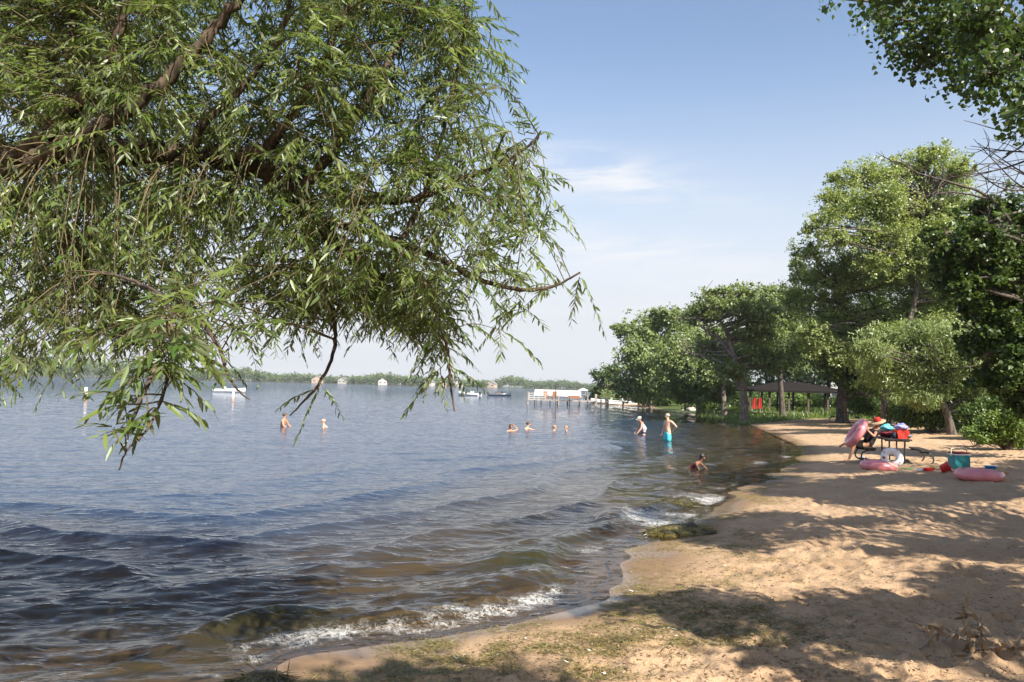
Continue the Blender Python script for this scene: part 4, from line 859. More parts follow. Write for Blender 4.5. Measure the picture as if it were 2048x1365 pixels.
def limb2(J, E, sgn, sh, el, wr, hip, kn, an, toe, k=1.0):
    s = 'L' if sgn > 0 else 'R'
    J['sh' + s] = (sh, .058 * k); J['el' + s] = (el, .042 * k); J['wr' + s] = (wr, .028 * k); J['ua' + s] = (.5 * (np.array(sh) + el), .05 * k); J['fa' + s] = (np.array(el) * .6 + np.array(wr) * .4, .042 * k)
    E += [('chest', 'sh' + s), ('sh' + s, 'ua' + s), ('ua' + s, 'el' + s), ('el' + s, 'fa' + s), ('fa' + s, 'wr' + s)]
    d = nrm(np.array(wr) - el); side = nrm(np.cross(d, [0.2, .9, .35])); nn_ = np.cross(d, side); w_ = np.array(wr)
    J['pm' + s] = (w_ + d * .075, (.036 * k, .02 * k)); E.append(('wr' + s, 'pm' + s))
    for i, (off, ln) in enumerate(((-.03, .062), (-.01, .075), (.01, .07), (.03, .055))):
        a = J['pm' + s][0] + side * off * k + d * .02; b = a + d * ln * .55 * k + nn_ * .012; c = b + d * ln * .4 * k + nn_ * .03
        J[f'f{i}a{s}'] = (a, .0095 * k); J[f'f{i}b{s}'] = (b, .0088 * k); J[f'f{i}c{s}'] = (c, .0075 * k); E += [('pm' + s, f'f{i}a{s}'), (f'f{i}a{s}', f'f{i}b{s}'), (f'f{i}b{s}', f'f{i}c{s}')]
    a = w_ + d * .035 + side * -.035 * k; b = a + (d * .03 - side * .022) * k; J['ta' + s] = (a, .012 * k); J['tb' + s] = (b, .009 * k); E += [('wr' + s, 'ta' + s), ('ta' + s, 'tb' + s)]
    J['hip' + s] = (hip, .088 * k); J['th' + s] = (.5 * (np.array(hip) + kn), .078 * k); J['kn' + s] = (kn, .056 * k); J['cf' + s] = (np.array(kn) * .62 + np.array(an) * .38, .053 * k); J['an' + s] = (an, .036 * k); J['to' + s] = (toe, .032 * k)
    E += [('pelvis', 'hip' + s), ('hip' + s, 'th' + s), ('th' + s, 'kn' + s), ('kn' + s, 'cf' + s), ('cf' + s, 'an' + s), ('an' + s, 'to' + s)]
def figure(name_label, loc, yaw, pose, skin_mat, hair, scale=1.0, k=1.0, wear=(), cat="person", hair_len=0.0, group=None):
    """pose: dict of joint overrides (metres, facing -Y); returns the root"""
    root = thing("person", name_label, cat, loc, yaw, group); root.scale = (scale,) * 3
    J = dict(BASE); E = [('pelvis', 'waist'), ('waist', 'chest'), ('chest', 'neckb'), ('neckb', 'neck'), ('neck', 'head'), ('head', 'crown'), ('head', 'nose'), ('head', 'chin')]
    for n in ('pelvis', 'waist', 'chest'): J[n] = (J[n][0], J[n][1] * k)
    for n, v in pose.items():
        if n in J: J[n] = (v, J[n][1])
    if 'head' in pose:
        h = np.array(pose['head']); f = np.array(pose.get('look', (0, -1, 0))); J['crown'] = (h + [0, 0, .07] - f * .015, .078); J['nose'] = (h + f * .10 - [0, 0, .012], .014); J['chin'] = (h + f * .055 - [0, 0, .075], .035)
        J['neck'] = (np.array(J['neckb'][0]) * .4 + (h - [0, 0, .05]) * .6, .054)
    arms = pose.get('arms'); legs = pose.get('legs')
    A0 = [((.19, 0, 1.41), (.25, .03, 1.13), (.27, -.06, .88)), ((-.19, 0, 1.41), (-.25, .03, 1.13), (-.27, -.06, .88))]
    L0 = [((.095, 0, .9), (.10, -.02, .5), (.10, .02, .08), (.12, -.16, .03)), ((-.095, 0, .9), (-.10, -.02, .5), (-.10, .02, .08), (-.12, -.16, .03))]
    arms = arms or A0; legs = legs or L0
    for sg, a, l in ((1, arms[0], legs[0]), (-1, arms[1], legs[1])): limb2(J, E, sg, *a, *l, k=k)
    skin(J, E, "body", skin_mat, root)
    h = np.array(J['head'][0]); f = np.array(pose.get('look', (0, -1, 0.)))
    rt = nrm(np.cross(f, [0, 0, 1.0])); Mh = np.stack([rt, -f, np.cross(rt, f)], 1)
    hm = MB(); hm.ell(h + np.array([0, 0, .045]) - f * .022, (.098, .108, .088), 16, 10, .06, Mh)
    if hair_len: hm.ell(h - f * .06 - np.array([0, 0, hair_len * .5 - .03]), (.085, .055, hair_len * .6), 12, 9, .1, Mh)
    hm.build("hair", M[hair], root)
    em = MB()
    for sx in (-.033, .033):
        e = MB(); e.ell(h + f * .088 + rt * sx + np.array([0, 0, .012]), (.011, .009, .008), 8, 6); e.build("eye", M['eye'], root)
    for spec in wear:
        kind = spec[0]
        if kind == 'shorts':
            mt, q, ln = spec[1:]; Jc = {}; Ec = [('waist0', 'pelvis')]
            Jc['waist0'] = (np.array(J['pelvis'][0]) * .45 + np.array(J['waist'][0]) * .55, .128 * k); Jc['pelvis'] = (J['pelvis'][0], .142 * k)
            for s in 'LR':
                hp, kn = np.array(J['hip' + s][0]), np.array(J['kn' + s][0]); Jc['h' + s] = (hp, .108 * k); Jc['e' + s] = (hp + (kn - hp) * ln, .10 * k * q); Ec += [('pelvis', 'h' + s), ('h' + s, 'e' + s)]
            skin(Jc, Ec, "shorts", mt, root)
        if kind == 'top':
            mt, q = spec[1:]; Jc = {n: (J[n][0], (J[n][1] + .014) * q) for n in ('pelvis', 'waist', 'chest')}; Ec = [('pelvis', 'waist'), ('waist', 'chest')]
            for s in 'LR':
                c_ = np.array(J['chest'][0]); Jc['s' + s] = (c_ + (np.array(J['sh' + s][0]) - c_) * .72 + [0, 0, .01], .062); Ec.append(('chest', 's' + s))
            skin(Jc, Ec, "swimsuit", mt, root)
        if kind == 'dress':
            mt = spec[1]; Jc = {n: (J[n][0], J[n][1] + .045) for n in ('pelvis', 'waist', 'chest')}; Ec = [('pelvis', 'waist'), ('waist', 'chest')]
            for s in 'LR':
                for a_, b_, r_ in (('sh', 'sh', .078), ('ua', 'ua', .07), ('hip', 'hip', .13), ('th', 'th', .135), ('kn', 'kn', .105)): Jc[a_ + s] = (J[b_ + s][0], r_)
                Ec += [('chest', 'sh' + s), ('sh' + s, 'ua' + s), ('pelvis', 'hip' + s), ('hip' + s, 'th' + s), ('th' + s, 'kn' + s)]
            skin(Jc, Ec, "dress", mt, root)
        if kind == 'cap':
            c_ = MB(); c_.ell(h + np.array([0, 0, .06]) - f * .015, (.108, .116, .085), 18, 10, 0, Mh); c_.ell(h + f * .13 + np.array([0, 0, .055]), (.08, .085, .012), 14, 6, 0, Mh); c_.build("cap", M[spec[1]], root)
        if kind == 'hat':
            c_ = MB(); T_ = Mh @ rotx(.25); c_.lathe([(.001, .012), (.11, .012), (.19, .0), (.235, -.03), (.232, -.036), (.12, .0), (.001, .0)], h + [0, 0, .06], 26, T_); c_.build("hat_brim", M[spec[1]], root)
            c_ = MB(); c_.lathe([(.112, .0), (.108, .06), (.09, .105), (.04, .12), (.001, .122)], h + [0, 0, .068], 22, T_); c_.build("hat_crown", M[spec[2]], root)
    return root
def wade(px, py):  return onz(np.array([px]), np.array([py]), 0.02)[0]
CR = [((.095, 0, .50), (.12, -.36, .52), (.11, -.05, .12), (.12, -.2, .06)), ((-.095, 0, .50), (-.12, -.36, .52), (-.11, -.05, .12), (-.12, -.2, .06))]   # crouching legs
def crouch(lean=.08, arms=None, look=(0, -1, 0), headoff=(0, 0, 0)):
    z = .45; p = dict(pelvis=(0, 0, .95 - z), waist=(0, -lean * .5, 1.09 - z), chest=(0, -lean * 1.6, 1.28 - z), neckb=(0, -lean * 2.2, 1.43 - z), head=(headoff[0], -lean * 2.6 + headoff[1], 1.60 - z + headoff[2]), look=look, legs=CR)
    a = arms or [((.19, -lean * 2, 1.39 - z), (.27, -.1 - lean * 2, 1.13 - z), (.22, -.32 - lean * 2, 1.02 - z)), ((-.19, -lean * 2, 1.39 - z), (-.27, -.1 - lean * 2, 1.13 - z), (-.22, -.32 - lean * 2, 1.02 - z))]
    p['arms'] = a; return p
def swim(label, px, py, top, yaw, pose, sm, hair, k=1.0, wear=(), scale=1.0, hl=0.0, group="swimmers out in the lake"):
    w_ = wade(px, py); z = top - 1.32 * scale if pose.get('legs') is CR else top - 1.76 * scale
    return figure(label, (w_[0], w_[1], z), R(yaw), pose, sm, hair, scale, k, wear, group=group, hair_len=hl)
swim("bather with short brown hair facing right, water up to the ribs", 564, 853, .70, 80, crouch(.05), 'skin_tan', 'hair_brown', 1.05)
swim("bald pink-headed bather facing left with shoulders out of the water", 657, 855, .45, -80, crouch(.1), 'skin', 'skin', 1.12)
swim("swimmer with long brown hair lifting an arm to the head", 1020, 862, .40, 20, crouch(.05, [((.19, -.1, .94), (.36, -.12, 1.02), (.2, -.1, 1.16)), ((-.19, -.1, .94), (-.27, -.2, .68), (-.22, -.42, .57))]), 'skin_tan', 'hair_brown', .9, hl=.22)
swim("swimmer stretching one arm out along the water to the right", 1047, 859, .46, 70, crouch(.1, [((.19, -.16, .93), (.2, -.42, .86), (.18, -.72, .83)), ((-.19, -.16, .93), (-.24, -.3, .68), (-.22, -.5, .57))]), 'skin', 'hair_brown', 1.0)
swim("swimmer in a pale green top, blond head low on the water", 1104, 861, .33, 60, crouch(.06), 'skin', 'hair_sand', .9, wear=[('top', 'cap_cloth', 1.02)])
swim("swimmer with sandy hair, head and white shoulders just showing", 1135, 863, .34, -40, crouch(.05), 'skin', 'hair_sand', .85)
# the two adults wading
w_ = wade(1335, 881)
figure("man in aqua swim shorts standing in the shallows with a hand on his hip", (w_[0], w_[1], -.55), R(-62),
       dict(head=(.0, -.04, 1.61), look=(-.3, -.93, -.1), arms=[((.2, .02, 1.40), (.40, .16, 1.18), (.20, .16, 1.0)), ((-.2, .0, 1.40), (-.27, .02, 1.13), (-.25, -.08, .9))]), 'skin', 'hair_grey', 1.0, 1.05, [('shorts', 'teal_cloth', 1.2, 1.02)])
w_ = wade(1287, 869)
figure("woman in pale cap and blue printed swimsuit wading with lowered arms", (w_[0], w_[1], -.62), R(-80),
       dict(pelvis=(0, .05, .80), waist=(0, .0, .94), chest=(0, -.10, 1.12), neckb=(0, -.17, 1.26), head=(0, -.25, 1.39), look=(0, -.88, -.47),
            arms=[((.18, -.14, 1.22), (.22, -.2, .95), (.18, -.36, .74)), ((-.18, -.14, 1.22), (-.22, -.2, .95), (-.18, -.36, .74))],
            legs=[((.1, .05, .76), (.12, -.12, .42), (.12, .04, .06), (.12, -.12, .03)), ((-.1, .05, .76), (-.12, -.12, .42), (-.12, .04, .06), (-.12, -.12, .03))]), 'skin', 'hair_red', .98, 1.1,
       [('top', 'print_cloth', 1.12), ('shorts', 'navy_cloth', 1.0, .45), ('cap', 'cap_cloth')], hair_len=.3)
w_ = wade(1394, 936)
figure("dark-haired child in a dark red swimsuit playing on hands and knees in the shallows", (w_[0], w_[1], -.38), R(55),
       dict(pelvis=(0, .30, .42), waist=(0, .16, .50), chest=(0, -.02, .62), neckb=(0, -.12, .74), head=(0, -.20, .88), look=(0, -.85, -.52),
            arms=[((.17, -.04, .68), (.26, -.2, .5), (.2, -.4, .36)), ((-.17, -.04, .68), (-.26, -.16, .48), (-.2, -.36, .32))],
            legs=[((.1, .3, .38), (.14, .1, .12), (.14, .5, .06), (.14, .66, .05)), ((-.1, .3, .38), (-.14, .1, .12), (-.14, .5, .06), (-.14, .66, .05))]), 'skin_dark', 'hair_dark', .8, .85,
       [('top', 'maroon_cloth', 1.04)], hair_len=.16)

# ------------------------------------------------------------------ picnic tables
M['table_wood'] = P_('dark_stained_wood', (.045, .035, .03), .7, .35, 9, bump=.3); M['steel'] = P_('painted_dark_steel', (.03, .03, .032), .5, .3, 20)
def make_table(label, group, length=1.6):
    root = thing("picnic_table", label, "picnic table", (0, 0, 0), 0, group); Lh = length / 2
    a = MB()
    for i in range(5): a.box(((i - 2) * .148, 0, .735), (.138, length, .042))
    for y in (-Lh * .72, Lh * .72): a.box((0, y, .695), (.66, .07, .036))
    a.build("tabletop", M['table_wood'], root, smooth=False)
    for sx in (-1, 1):
        a = MB()
        for i in (-.5, .5): a.box((sx * .74 + i * .15, 0, .445), (.14, length, .042))
        for y in (-Lh * .7, Lh * .7): a.box((sx * .74, y, .405), (.27, .06, .034))
        a.build("seat", M['table_wood'], root, smooth=False)
    for y in (-Lh * .72, Lh * .72):
        a = MB()
        for sx in (-1, 1):
            a.tube(np.array([(sx * .21, y, .675), (sx * .20, y, .03)]), .024, 8)
            a.tube(bez([(sx * .20, y, .10), (sx * .27, y, .035), (sx * .5, y, .028), (sx * .82, y, .03), (sx * .95, y, .10), (sx * .97, y, .22), (sx * .90, y, .34), (sx * .74, y, .39), (sx * .6, y, .388)], 26), .022, 8)
        a.tube(np.array([(-.2, y, .27), (.2, y, .27)]), .02, 8); a.tube(np.array([(-.2, y, .03), (.2, y, .03)]), .02, 8); a.build("frame", M['steel'], root)
    return root
TG = "picnic tables by the beach"
TC = np.array([11.55, 24.1]); TRZ = R(-15); tz = gz(*TC)
tab = make_table("dark picnic table on the sand piled with bags and towels", TG); tab.location = (TC[0], TC[1], tz); tab.rotation_euler = (0, 0, TRZ)
p = onz(np.array([1690]), np.array([843]), .45)[0]
t2 = copy_tree(tab); t2['label'] = "empty picnic table at the edge of the grass, right of the pavilion"; t2.location = (p[0], p[1], gz(p[0], p[1])); t2.rotation_euler = (0, 0, R(-22))
pav = at(1580, 822, 76); pz = gz(pav[0], pav[1])
t3 = copy_tree(tab); t3['label'] = "shaded picnic table under the pavilion roof"; t3.location = (pav[0] - .3, pav[1] + .4, pz); t3.rotation_euler = (0, 0, R(80))
def tl(x, y, z=0): v = rotz(TRZ) @ np.array([x, y, z]); return np.array([TC[0] + v[0], TC[1] + v[1], tz + v[2]])

# the person on the bench and the things around the table
M['dull_red'] = P_('dull_red_cloth', (.34, .02, .012), .85, .25, 9); M['straw'] = P_('straw', (.42, .32, .18), .8, .2, 40); M['pink_vinyl'] = P_('pink_vinyl', (.72, .22, .24), .28, .1, 4, col2=(.78, .30, .32), coat=.3); M['white_vinyl'] = P_('white_vinyl', (.78, .76, .74), .3, .04, 4, coat=.3)
M['red_plastic'] = P_('red_plastic', (.62, .02, .02), .35); M['blue_plastic'] = P_('blue_plastic', (.03, .28, .72), .35); M['green_plastic'] = P_('green_plastic', (.08, .55, .10), .35); M['yellow_plastic'] = P_('yellow_plastic', (.8, .5, .06), .4)
M['orange_plastic'] = P_('orange_plastic', (.72, .28, .04), .4); M['cream_plastic'] = P_('cream_plastic', (.72, .62, .42), .5); M['teal_plastic'] = P_('teal_cooler_plastic', (.02, .22, .24), .45, .12, 7); M['mauve_plastic'] = P_('mauve_plastic', (.35, .10, .2), .4)
M['aqua_towel'] = P_('aqua_towel', (.22, .62, .68), .95, col2=(.05, .42, .55), scale=9, bump=.4); M['grey_cloth'] = P_('grey_cloth', (.32, .32, .34), .9, .3, 9, bump=.4); M['bundle'] = P_('pink_blue_print', (.62, .45, .66), .9, col2=(.10, .25, .62), scale=11, bump=.3)
sp = tl(-.74, .0); sp[2] -= .02
figure("person in a black dress and sun hat seated on the bench holding a pink ring", sp, 0.0,
       dict(pelvis=(.06, 0, .56), waist=(.10, 0, .70), chest=(.21, 0, .90), neckb=(.29, 0, 1.04), head=(.33, -.01, 1.19), look=(-.92, -.36, -.15),
            arms=[((.22, .19, .98), (.06, .30, .76), (-.16, .22, .88)), ((.22, -.19, .98), (.08, -.32, .80), (-.10, -.24, 1.0))],
            legs=[((.0, .09, .53), (-.43, .10, .60), (-.66, .10, .52), (-.80, .10, .44)), ((.0, -.09, .53), (-.42, -.10, .50), (-.58, -.11, .09), (-.74, -.12, .04))]), 'skin_tan', 'hair_brown', 1.0, 1.0,
       [('dress', 'black_cloth'), ('hat', 'straw', 'dull_red')])
def frame_from_normal(nv):
    nv = nrm(np.array(nv, float)); a = nrm(np.cross(nv, [0.3, .9, .2])); return np.stack([a, np.cross(nv, a), nv], 1)
def ring(label, c, R0, r0, nv, mat, spots=None, floor=None, group="inflatable swim rings"):
    root = thing("swim_ring", label, "swim ring", c, 0, group); Mx = frame_from_normal(nv)
    a = MB(); a.torus((0, 0, 0), R0, r0, Mx, 48, 16, .06, .92); a.build("tube", M[mat], root)
    v = MB(); v.tube(np.array([(0, 0, 0), (0, 0, .03)]) @ np.eye(3) + Mx @ np.array([R0, 0, r0 * .9]), .012, 7); v.build("valve", M['white_vinyl'], root)
    if floor: f_ = MB(); f_.lathe([(.001, .02), (R0 - r0 * .9, .02), (R0 - r0 * .9, -.01), (.001, -.01)], (0, 0, 0), 32, Mx); f_.build("dark_hole_disc", M[floor], root)  # disc added to stand for the dark seen through the hole
    for i, (u, v_, s_, mt) in enumerate(spots or []):
        ru, rv = R(u), R(v_); rr = r0 * .985; pc = np.array([(R0 + rr * math.cos(rv)) * math.cos(ru), (R0 + rr * math.cos(rv)) * math.sin(ru), .92 * rr * math.sin(rv)]); nn_ = np.array([math.cos(rv) * math.cos(ru), math.cos(rv) * math.sin(ru), math.sin(rv)])
        q = MB(); q.ell((0, 0, 0), (s_, s_ * .8, .012), 12, 6, .15, frame_from_normal(nn_)); q.V[0] = (q.V[0] + pc) @ Mx.T; q.build("print_and_shadow_spot", M[mt], root)
    return root
ring("pink swim ring with a dark disc added in its hole, tilted up in the seated person's hands", sp + np.array([-.36, -.10, .88]), .36, .14, (-.86, .17, .53), 'pink_vinyl', floor='navy_cloth')
def gp(px, py, up=0.0):
    q = onz(np.array([px]), np.array([py]), .2)[0]
    for _ in range(3): q = onz(np.array([px]), np.array([py]), float(height(q[:1], q[1:2])[0]))[0]
    return q + [0, 0, up]
ring("pink swim ring with shadow blobs coloured on, lying flat before the picnic table", gp(1757, 943, .155), .345, .135, (.02, -.03, 1), 'pink_vinyl', [(270, 35, .06, 'red_cloth'), (292, 25, .055, 'maroon_cloth'), (300, 40, .04, 'orange_plastic')])  # shadow blobs on the vinyl, laid on as coloured spots
ring("larger plain pink swim ring lying flat near the blue bucket", gp(1958, 963, .155), .40, .135, (.0, -.02, 1), 'pink_vinyl', [(310, 30, .03, 'maroon_cloth')])
ring("white swim ring with small red spots propped upright behind the flat pink ring", gp(1784, 938, .30), .21, .095, (-.15, -.88, .45), 'white_vinyl', [(20, 70, .045, 'red_cloth'), (340, 60, .03, 'red_cloth'), (100, 75, .02, 'maroon_cloth'), (150, 80, .022, 'maroon_cloth'), (200, 75, .02, 'maroon_cloth'), (70, 60, .02, 'maroon_cloth'), (250, 60, .02, 'navy_cloth')])
# cooler
c0 = gp(1918, 938); root = thing("cooler", "teal cooler box with dark red lid and raised carrying handle", "cooler", c0, R(8))
a = MB(); w0, d0, h0 = .43, .30, .37
a.prism([(-w0 / 2 + .02, 0), (w0 / 2 - .02, 0), (w0 / 2, .03), (w0 / 2, h0), (-w0 / 2, h0), (-w0 / 2, .03)], -d0 / 2, d0 / 2); a.build("body", M['teal_plastic'], root, smooth=False)
a = MB(); a.box((0, 0, h0 + .012), (w0 + .012, d0 + .012, .024)); a.build("rim", M['white_vinyl'], root, smooth=False)
a = MB(); a.prism([(-w0 / 2, h0 + .026), (w0 / 2, h0 + .026), (w0 / 2 - .03, h0 + .075), (-w0 / 2 + .03, h0 + .075)], -d0 / 2, d0 / 2); a.build("lid", M['maroon_cloth'], root, smooth=False)
a = MB(); a.tube(bez([(-w0 / 2 - .012, 0, h0 - .04), (-w0 / 2 - .012, 0, h0 + .13), (-w0 / 2 + .03, 0, h0 + .165), (w0 / 2 - .03, 0, h0 + .165), (w0 / 2 + .012, 0, h0 + .13), (w0 / 2 + .012, 0, h0 - .04)], 26), .015, 8); a.build("handle", M['cream_plastic'], root)
def bucket(label, c, mat, r, h, tilt=0.0, rz=0.0):
    root = thing("toy_bucket", label, "bucket", c, rz, "toy buckets on the sand"); Mx = roty(tilt); off = (0, 0, r * abs(math.sin(tilt)) * .75)
    a = MB(); a.lathe([(.001, .004), (r * .72, .0), (r * .98, h), (r * 1.07, h), (r * 1.07, h - .02), (r * .93, h - .012), (r * .68, .012), (.001, .014)], off, 24, Mx); a.build("shell", M[mat], root)
    a = MB(); q = bez([(-r * 1.02, 0, h - .02), (-r * .8, .05, h + .05 - .12), (0, r * 1.12, h - .10), (r * .8, .05, h - .07), (r * 1.02, 0, h - .02)], 18); a.tube(q @ Mx.T + np.array(off), .006, 6); a.build("handle", M['white_vinyl'], root)
bucket("red toy bucket tipped on its side between toys and cooler", gp(1881, 946), 'red_plastic', .13, .22, 1.15, R(-20)); bucket("blue toy bucket standing behind the larger pink ring", gp(1981, 948), 'blue_plastic', .13, .2)
def spade(label, p0, ang, mat, ln=.34, name="toy_spade", tilt=0.0, group="sand toys"):
    root = thing(name, label, "sand toy", p0, ang, group); Mx = roty(-tilt)
    a = MB(); a.tube(np.array([(0, 0, .03), (ln * .6, 0, .035)]) @ Mx.T, .012, 7); a.tube(np.array([(0, -.035, .03), (0, .035, .03)]) @ Mx.T, .012, 7); a.build("handle", M[mat], root)
    a = MB(); a.ell(Mx @ np.array([ln * .78, 0, .03]), (ln * .24, .06, .016), 14, 8, 0, Mx); a.build("blade", M[mat], root)
spade("green toy scoop lying beside the white ring", gp(1806, 940), R(10), 'green_plastic'); spade("blue toy spade on the sand between scoop and red bucket", gp(1834, 942), R(4), 'blue_plastic'); spade("mauve toy spade lying in front of the teal cooler", gp(1905, 946), R(15), 'mauve_plastic')
spade("cream paddle leaning down from the white ring", gp(1806, 946), R(150), 'cream_plastic', .5, "toy_paddle", .55); spade("orange toy spade beside the blue bucket", gp(1991, 947), R(-6), 'orange_plastic')
root = thing("toy_boat", "small red toy boat with a yellow end beside the red bucket", "sand toy", gp(1857, 943), R(5), "sand toys")
a = MB(); a.prism([(-.12, .09), (-.09, 0), (.08, 0), (.15, .09)], -.06, .06); a.build("hull", M['red_plastic'], root, smooth=False); a = MB(); a.ell((.1, 0, .10), (.06, .05, .04), 12, 8); a.build("cabin", M['yellow_plastic'], root)
for i, (px, py, an) in enumerate(((1722, 917, 20), (1730, 919, -10))):
    root = thing("sandal", "blue sandal on the sand under the left bench", "sandal", gp(px, py), R(an), "pair of blue sandals")
    a = MB(); a.ell((0, 0, .018), (.13, .05, .018), 16, 6); a.build("sole", M['navy_cloth'], root); a = MB(); a.tube(bez([(.02, -.048, .02), (.03, 0, .075), (.02, .048, .02)], 9), .012, 6); a.build("strap", M['blue_plastic'], root)
def soft(name, label, cat, p_, r, mat, nz=.25, group="things piled on the picnic table"):
    a = MB(); a.ell((0, 0, r[2] * .86), r, 22, 14, nz); o = a.build(name, M[mat]); o.location = p_; tag(o, label, cat, group); return o
TZ = .757
rb = thing("beach_bag", "bright red beach bag standing on the picnic table", "bag", tl(.16, -.30, TZ), R(10), "things piled on the picnic table")
a = MB(); a.prism([(-.17, 0), (.17, 0), (.21, .20), (.17, .24), (-.17, .24), (-.21, .20)], -.12, .12); a.build("sack", M['red_cloth'], rb)
for y in (-.122, .122):
    a = MB(); a.tube(bez([(-.10, y, .2), (-.08, y * .8, .30), (.08, y * .8, .30), (.10, y, .2)], 12), .012, 6); a.build("strap", M['red_cloth'], rb)
soft("cloth_bundle", "pink and blue patterned bundle on top of the red bag", "bundle", tl(.17, -.28, TZ + .235), (.19, .14, .11), 'bundle', .3)
soft("towel", "crumpled aqua towel beside the person's hat on the table", "towel", tl(-.16, .12, TZ + .17), (.18, .14, .12), 'aqua_towel', .35); soft("beach_bag", "dark maroon bag under the aqua towel", "bag", tl(-.16, .12, TZ), (.2, .17, .11), 'maroon_cloth', .2)
soft("cloth_bag", "grey cloth bag slumped at the right end of the table", "bag", tl(.33, -.15, TZ), (.14, .2, .09), 'grey_cloth', .3)
root = thing("cup", "dark blue cup beside the red bag on the table", "cup", tl(-.05, -.42, TZ), 0, "things piled on the picnic table")
a = MB(); a.lathe([(.001, 0), (.05, 0), (.062, .16), (.057, .16), (.047, .012), (.001, .01)]); a.build("cup_wall", M['navy_cloth'], root); a = MB(); a.lathe([(.064, .155), (.064, .175), (.02, .18), (.001, .18)]); a.build("lid", M['steel'], root)

# ------------------------------------------------------------------ pavilion
M['shingle'] = P_('shaded_brown_shingles', (.022, .018, .017), .9, .3, 22, bump=.5); M['post_wood'] = P_('weathered_post_wood', (.10, .075, .055), .85, .3, 10, bump=.3)  # the roof's shade is put into the near-black shingle colour
root = thing("pavilion", "open park pavilion with a shade-darkened hipped roof on wooden posts", "pavilion", (pav[0], pav[1], pz), R(-6)); hx, hy, ez = 4.3, 3.2, 2.05; M['shingle'].node_tree.nodes['Principled BSDF'].inputs['Specular IOR Level'].default_value = .05
a = MB(); ov = .55; V = np.array([(-hx - ov, -hy - ov, ez), (hx + ov, -hy - ov, ez), (hx + ov, hy + ov, ez), (-hx - ov, hy + ov, ez), (-1.1, 0, ez + .82), (1.1, 0, ez + .82)])
a.add(V, [[0, 1, 5, 4], [2, 3, 4, 5]]); a.add(V, [[1, 2, 5], [3, 0, 4]]); a.add(V - [0, 0, .16], [[0, 3, 2, 1]]); b4 = np.concatenate([V[:4], V[:4] - [0, 0, .16]]); a.add(b4, [[0, 4, 5, 1], [1, 5, 6, 2], [2, 6, 7, 3], [3, 7, 4, 0]]); a.build("roof", M['shingle'], root, smooth=False)
for y in (-hy, hy):
    for x in np.linspace(-hx, hx, 6) if y < 0 else np.linspace(-hx + .8, hx - .2, 6):
        q = MB(); q.box((x, y, (ez - .16) / 2), (.17, .17, ez - .162)); q.box((x, y, .12), (.23, .23, .24)); q.build("post", M['post_wood'], root, smooth=False)
q = MB(); q.box((0, 0, .02), (2 * hx + .6, 2 * hy + .6, .1)); q.build("floor_slab", P_('concrete', (.3, .28, .26), .9, .2, 6), root, smooth=False)
for i, (px, l) in enumerate(((1509, "left of the two red wraps hung on pavilion posts"), (1520, "right of the two red wraps hung on pavilion posts"))):
    q0 = at(px, 818, pav[1] - hy - .7); r_ = thing("hanging_wrap", l, "towel", q0, 0, "red wraps hung at the pavilion")
    a = MB(); n = 9; xs = np.linspace(-.19, .19, n); zs = np.linspace(0, .98, 8); X, Z = np.meshgrid(xs, zs); Y = .035 * np.sin(X * 30 + i) + .02 * np.sin(Z * 4)
    for sgn in (0, .025):
        a.add(np.stack([X * (1 - .25 * Z), Y + sgn, Z], -1).reshape(-1, 3), [[k * n + j, k * n + j + 1, (k + 1) * n + j + 1, (k + 1) * n + j] for k in range(7) for j in range(n - 1)])
    a.build("cloth", M['dull_red'], r_); a = MB(); a.tube(np.array([(-.18, .012, .985), (.18, .012, .985)]), .014, 6); a.build("rail", M['post_wood'], r_)

# ------------------------------------------------------------------ docks, boats and buoys
M['dock_wood'] = P_('weathered_dock_wood', (.42, .36, .31), .85, .2, 6); M['dock_dark'] = P_('wet_dock_post', (.07, .055, .05), .7, .2, 6); M['rail_paint'] = P_('weathered_grey_paint', (.48, .46, .43), .8, .1, 6); M['canvas'] = P_('white_canvas', (.80, .79, .76), .8, .04, 3)
M['hull_white'] = P_('white_gelcoat', (.78, .78, .78), .25, .03, 3, coat=.5); M['hull_dark'] = P_('dark_gelcoat', (.04, .05, .07), .25, coat=.5); M['glass'] = P_('tinted_windscreen', (.05, .07, .08), .1); M['chair_wood'] = P_('orange_brown_wood', (.28, .13, .06), .7, .2, 8); M['green_canvas'] = P_('green_canvas', (.02, .16, .09), .8, .1, 5); M['aluminium'] = P_('aluminium', (.55, .55, .56), .35, metal=.8)
D1 = at(1123, 808, 100); D1[2] = 0
root = thing("dock", "weathered wooden dock with a white railing and posts out in the lake", "dock", D1)
a = MB(); a.box((-2.35, 0, .58), (3.9, 2.6, .10)); a.box((2.0, 0, .55), (4.8, 1.3, .10)); a.build("deck", M['dock_wood'], root, smooth=False)
for x, y, h in [(-4.25, -1.2, 1.55), (-4.25, 1.1, 1.55), (-3.4, -1.25, .55), (-2.6, -1.25, .55), (-1.5, -1.25, .55), (-.45, -1.25, 1.3), (.7, -.68, .55), (.95, -.68, 1.1), (2.2, -.68, .55), (3.2, -.68, 1.3), (4.3, -.68, 1.45), (4.3, .68, 1.45), (-.45, 1.2, .55)]:
    q = MB(); q.tube(np.array([(x, y, -1.9), (x, y, h)]), .075, 8); q.build("post", M['dock_dark'] if h < 1 else M['dock_wood'], root)
a = MB()
for z in (.85, 1.1, 1.38): a.box((-3.1, -1.22, z), (2.2, .05, .09)); a.box((-4.22, 0, z), (.05, 2.3, .09))
for x in (-4.1, -3.5, -2.9, -2.05): a.box((x, -1.262, 1.0), (.07, .03, .85))
a.build("railing", M['rail_paint'], root, smooth=False)
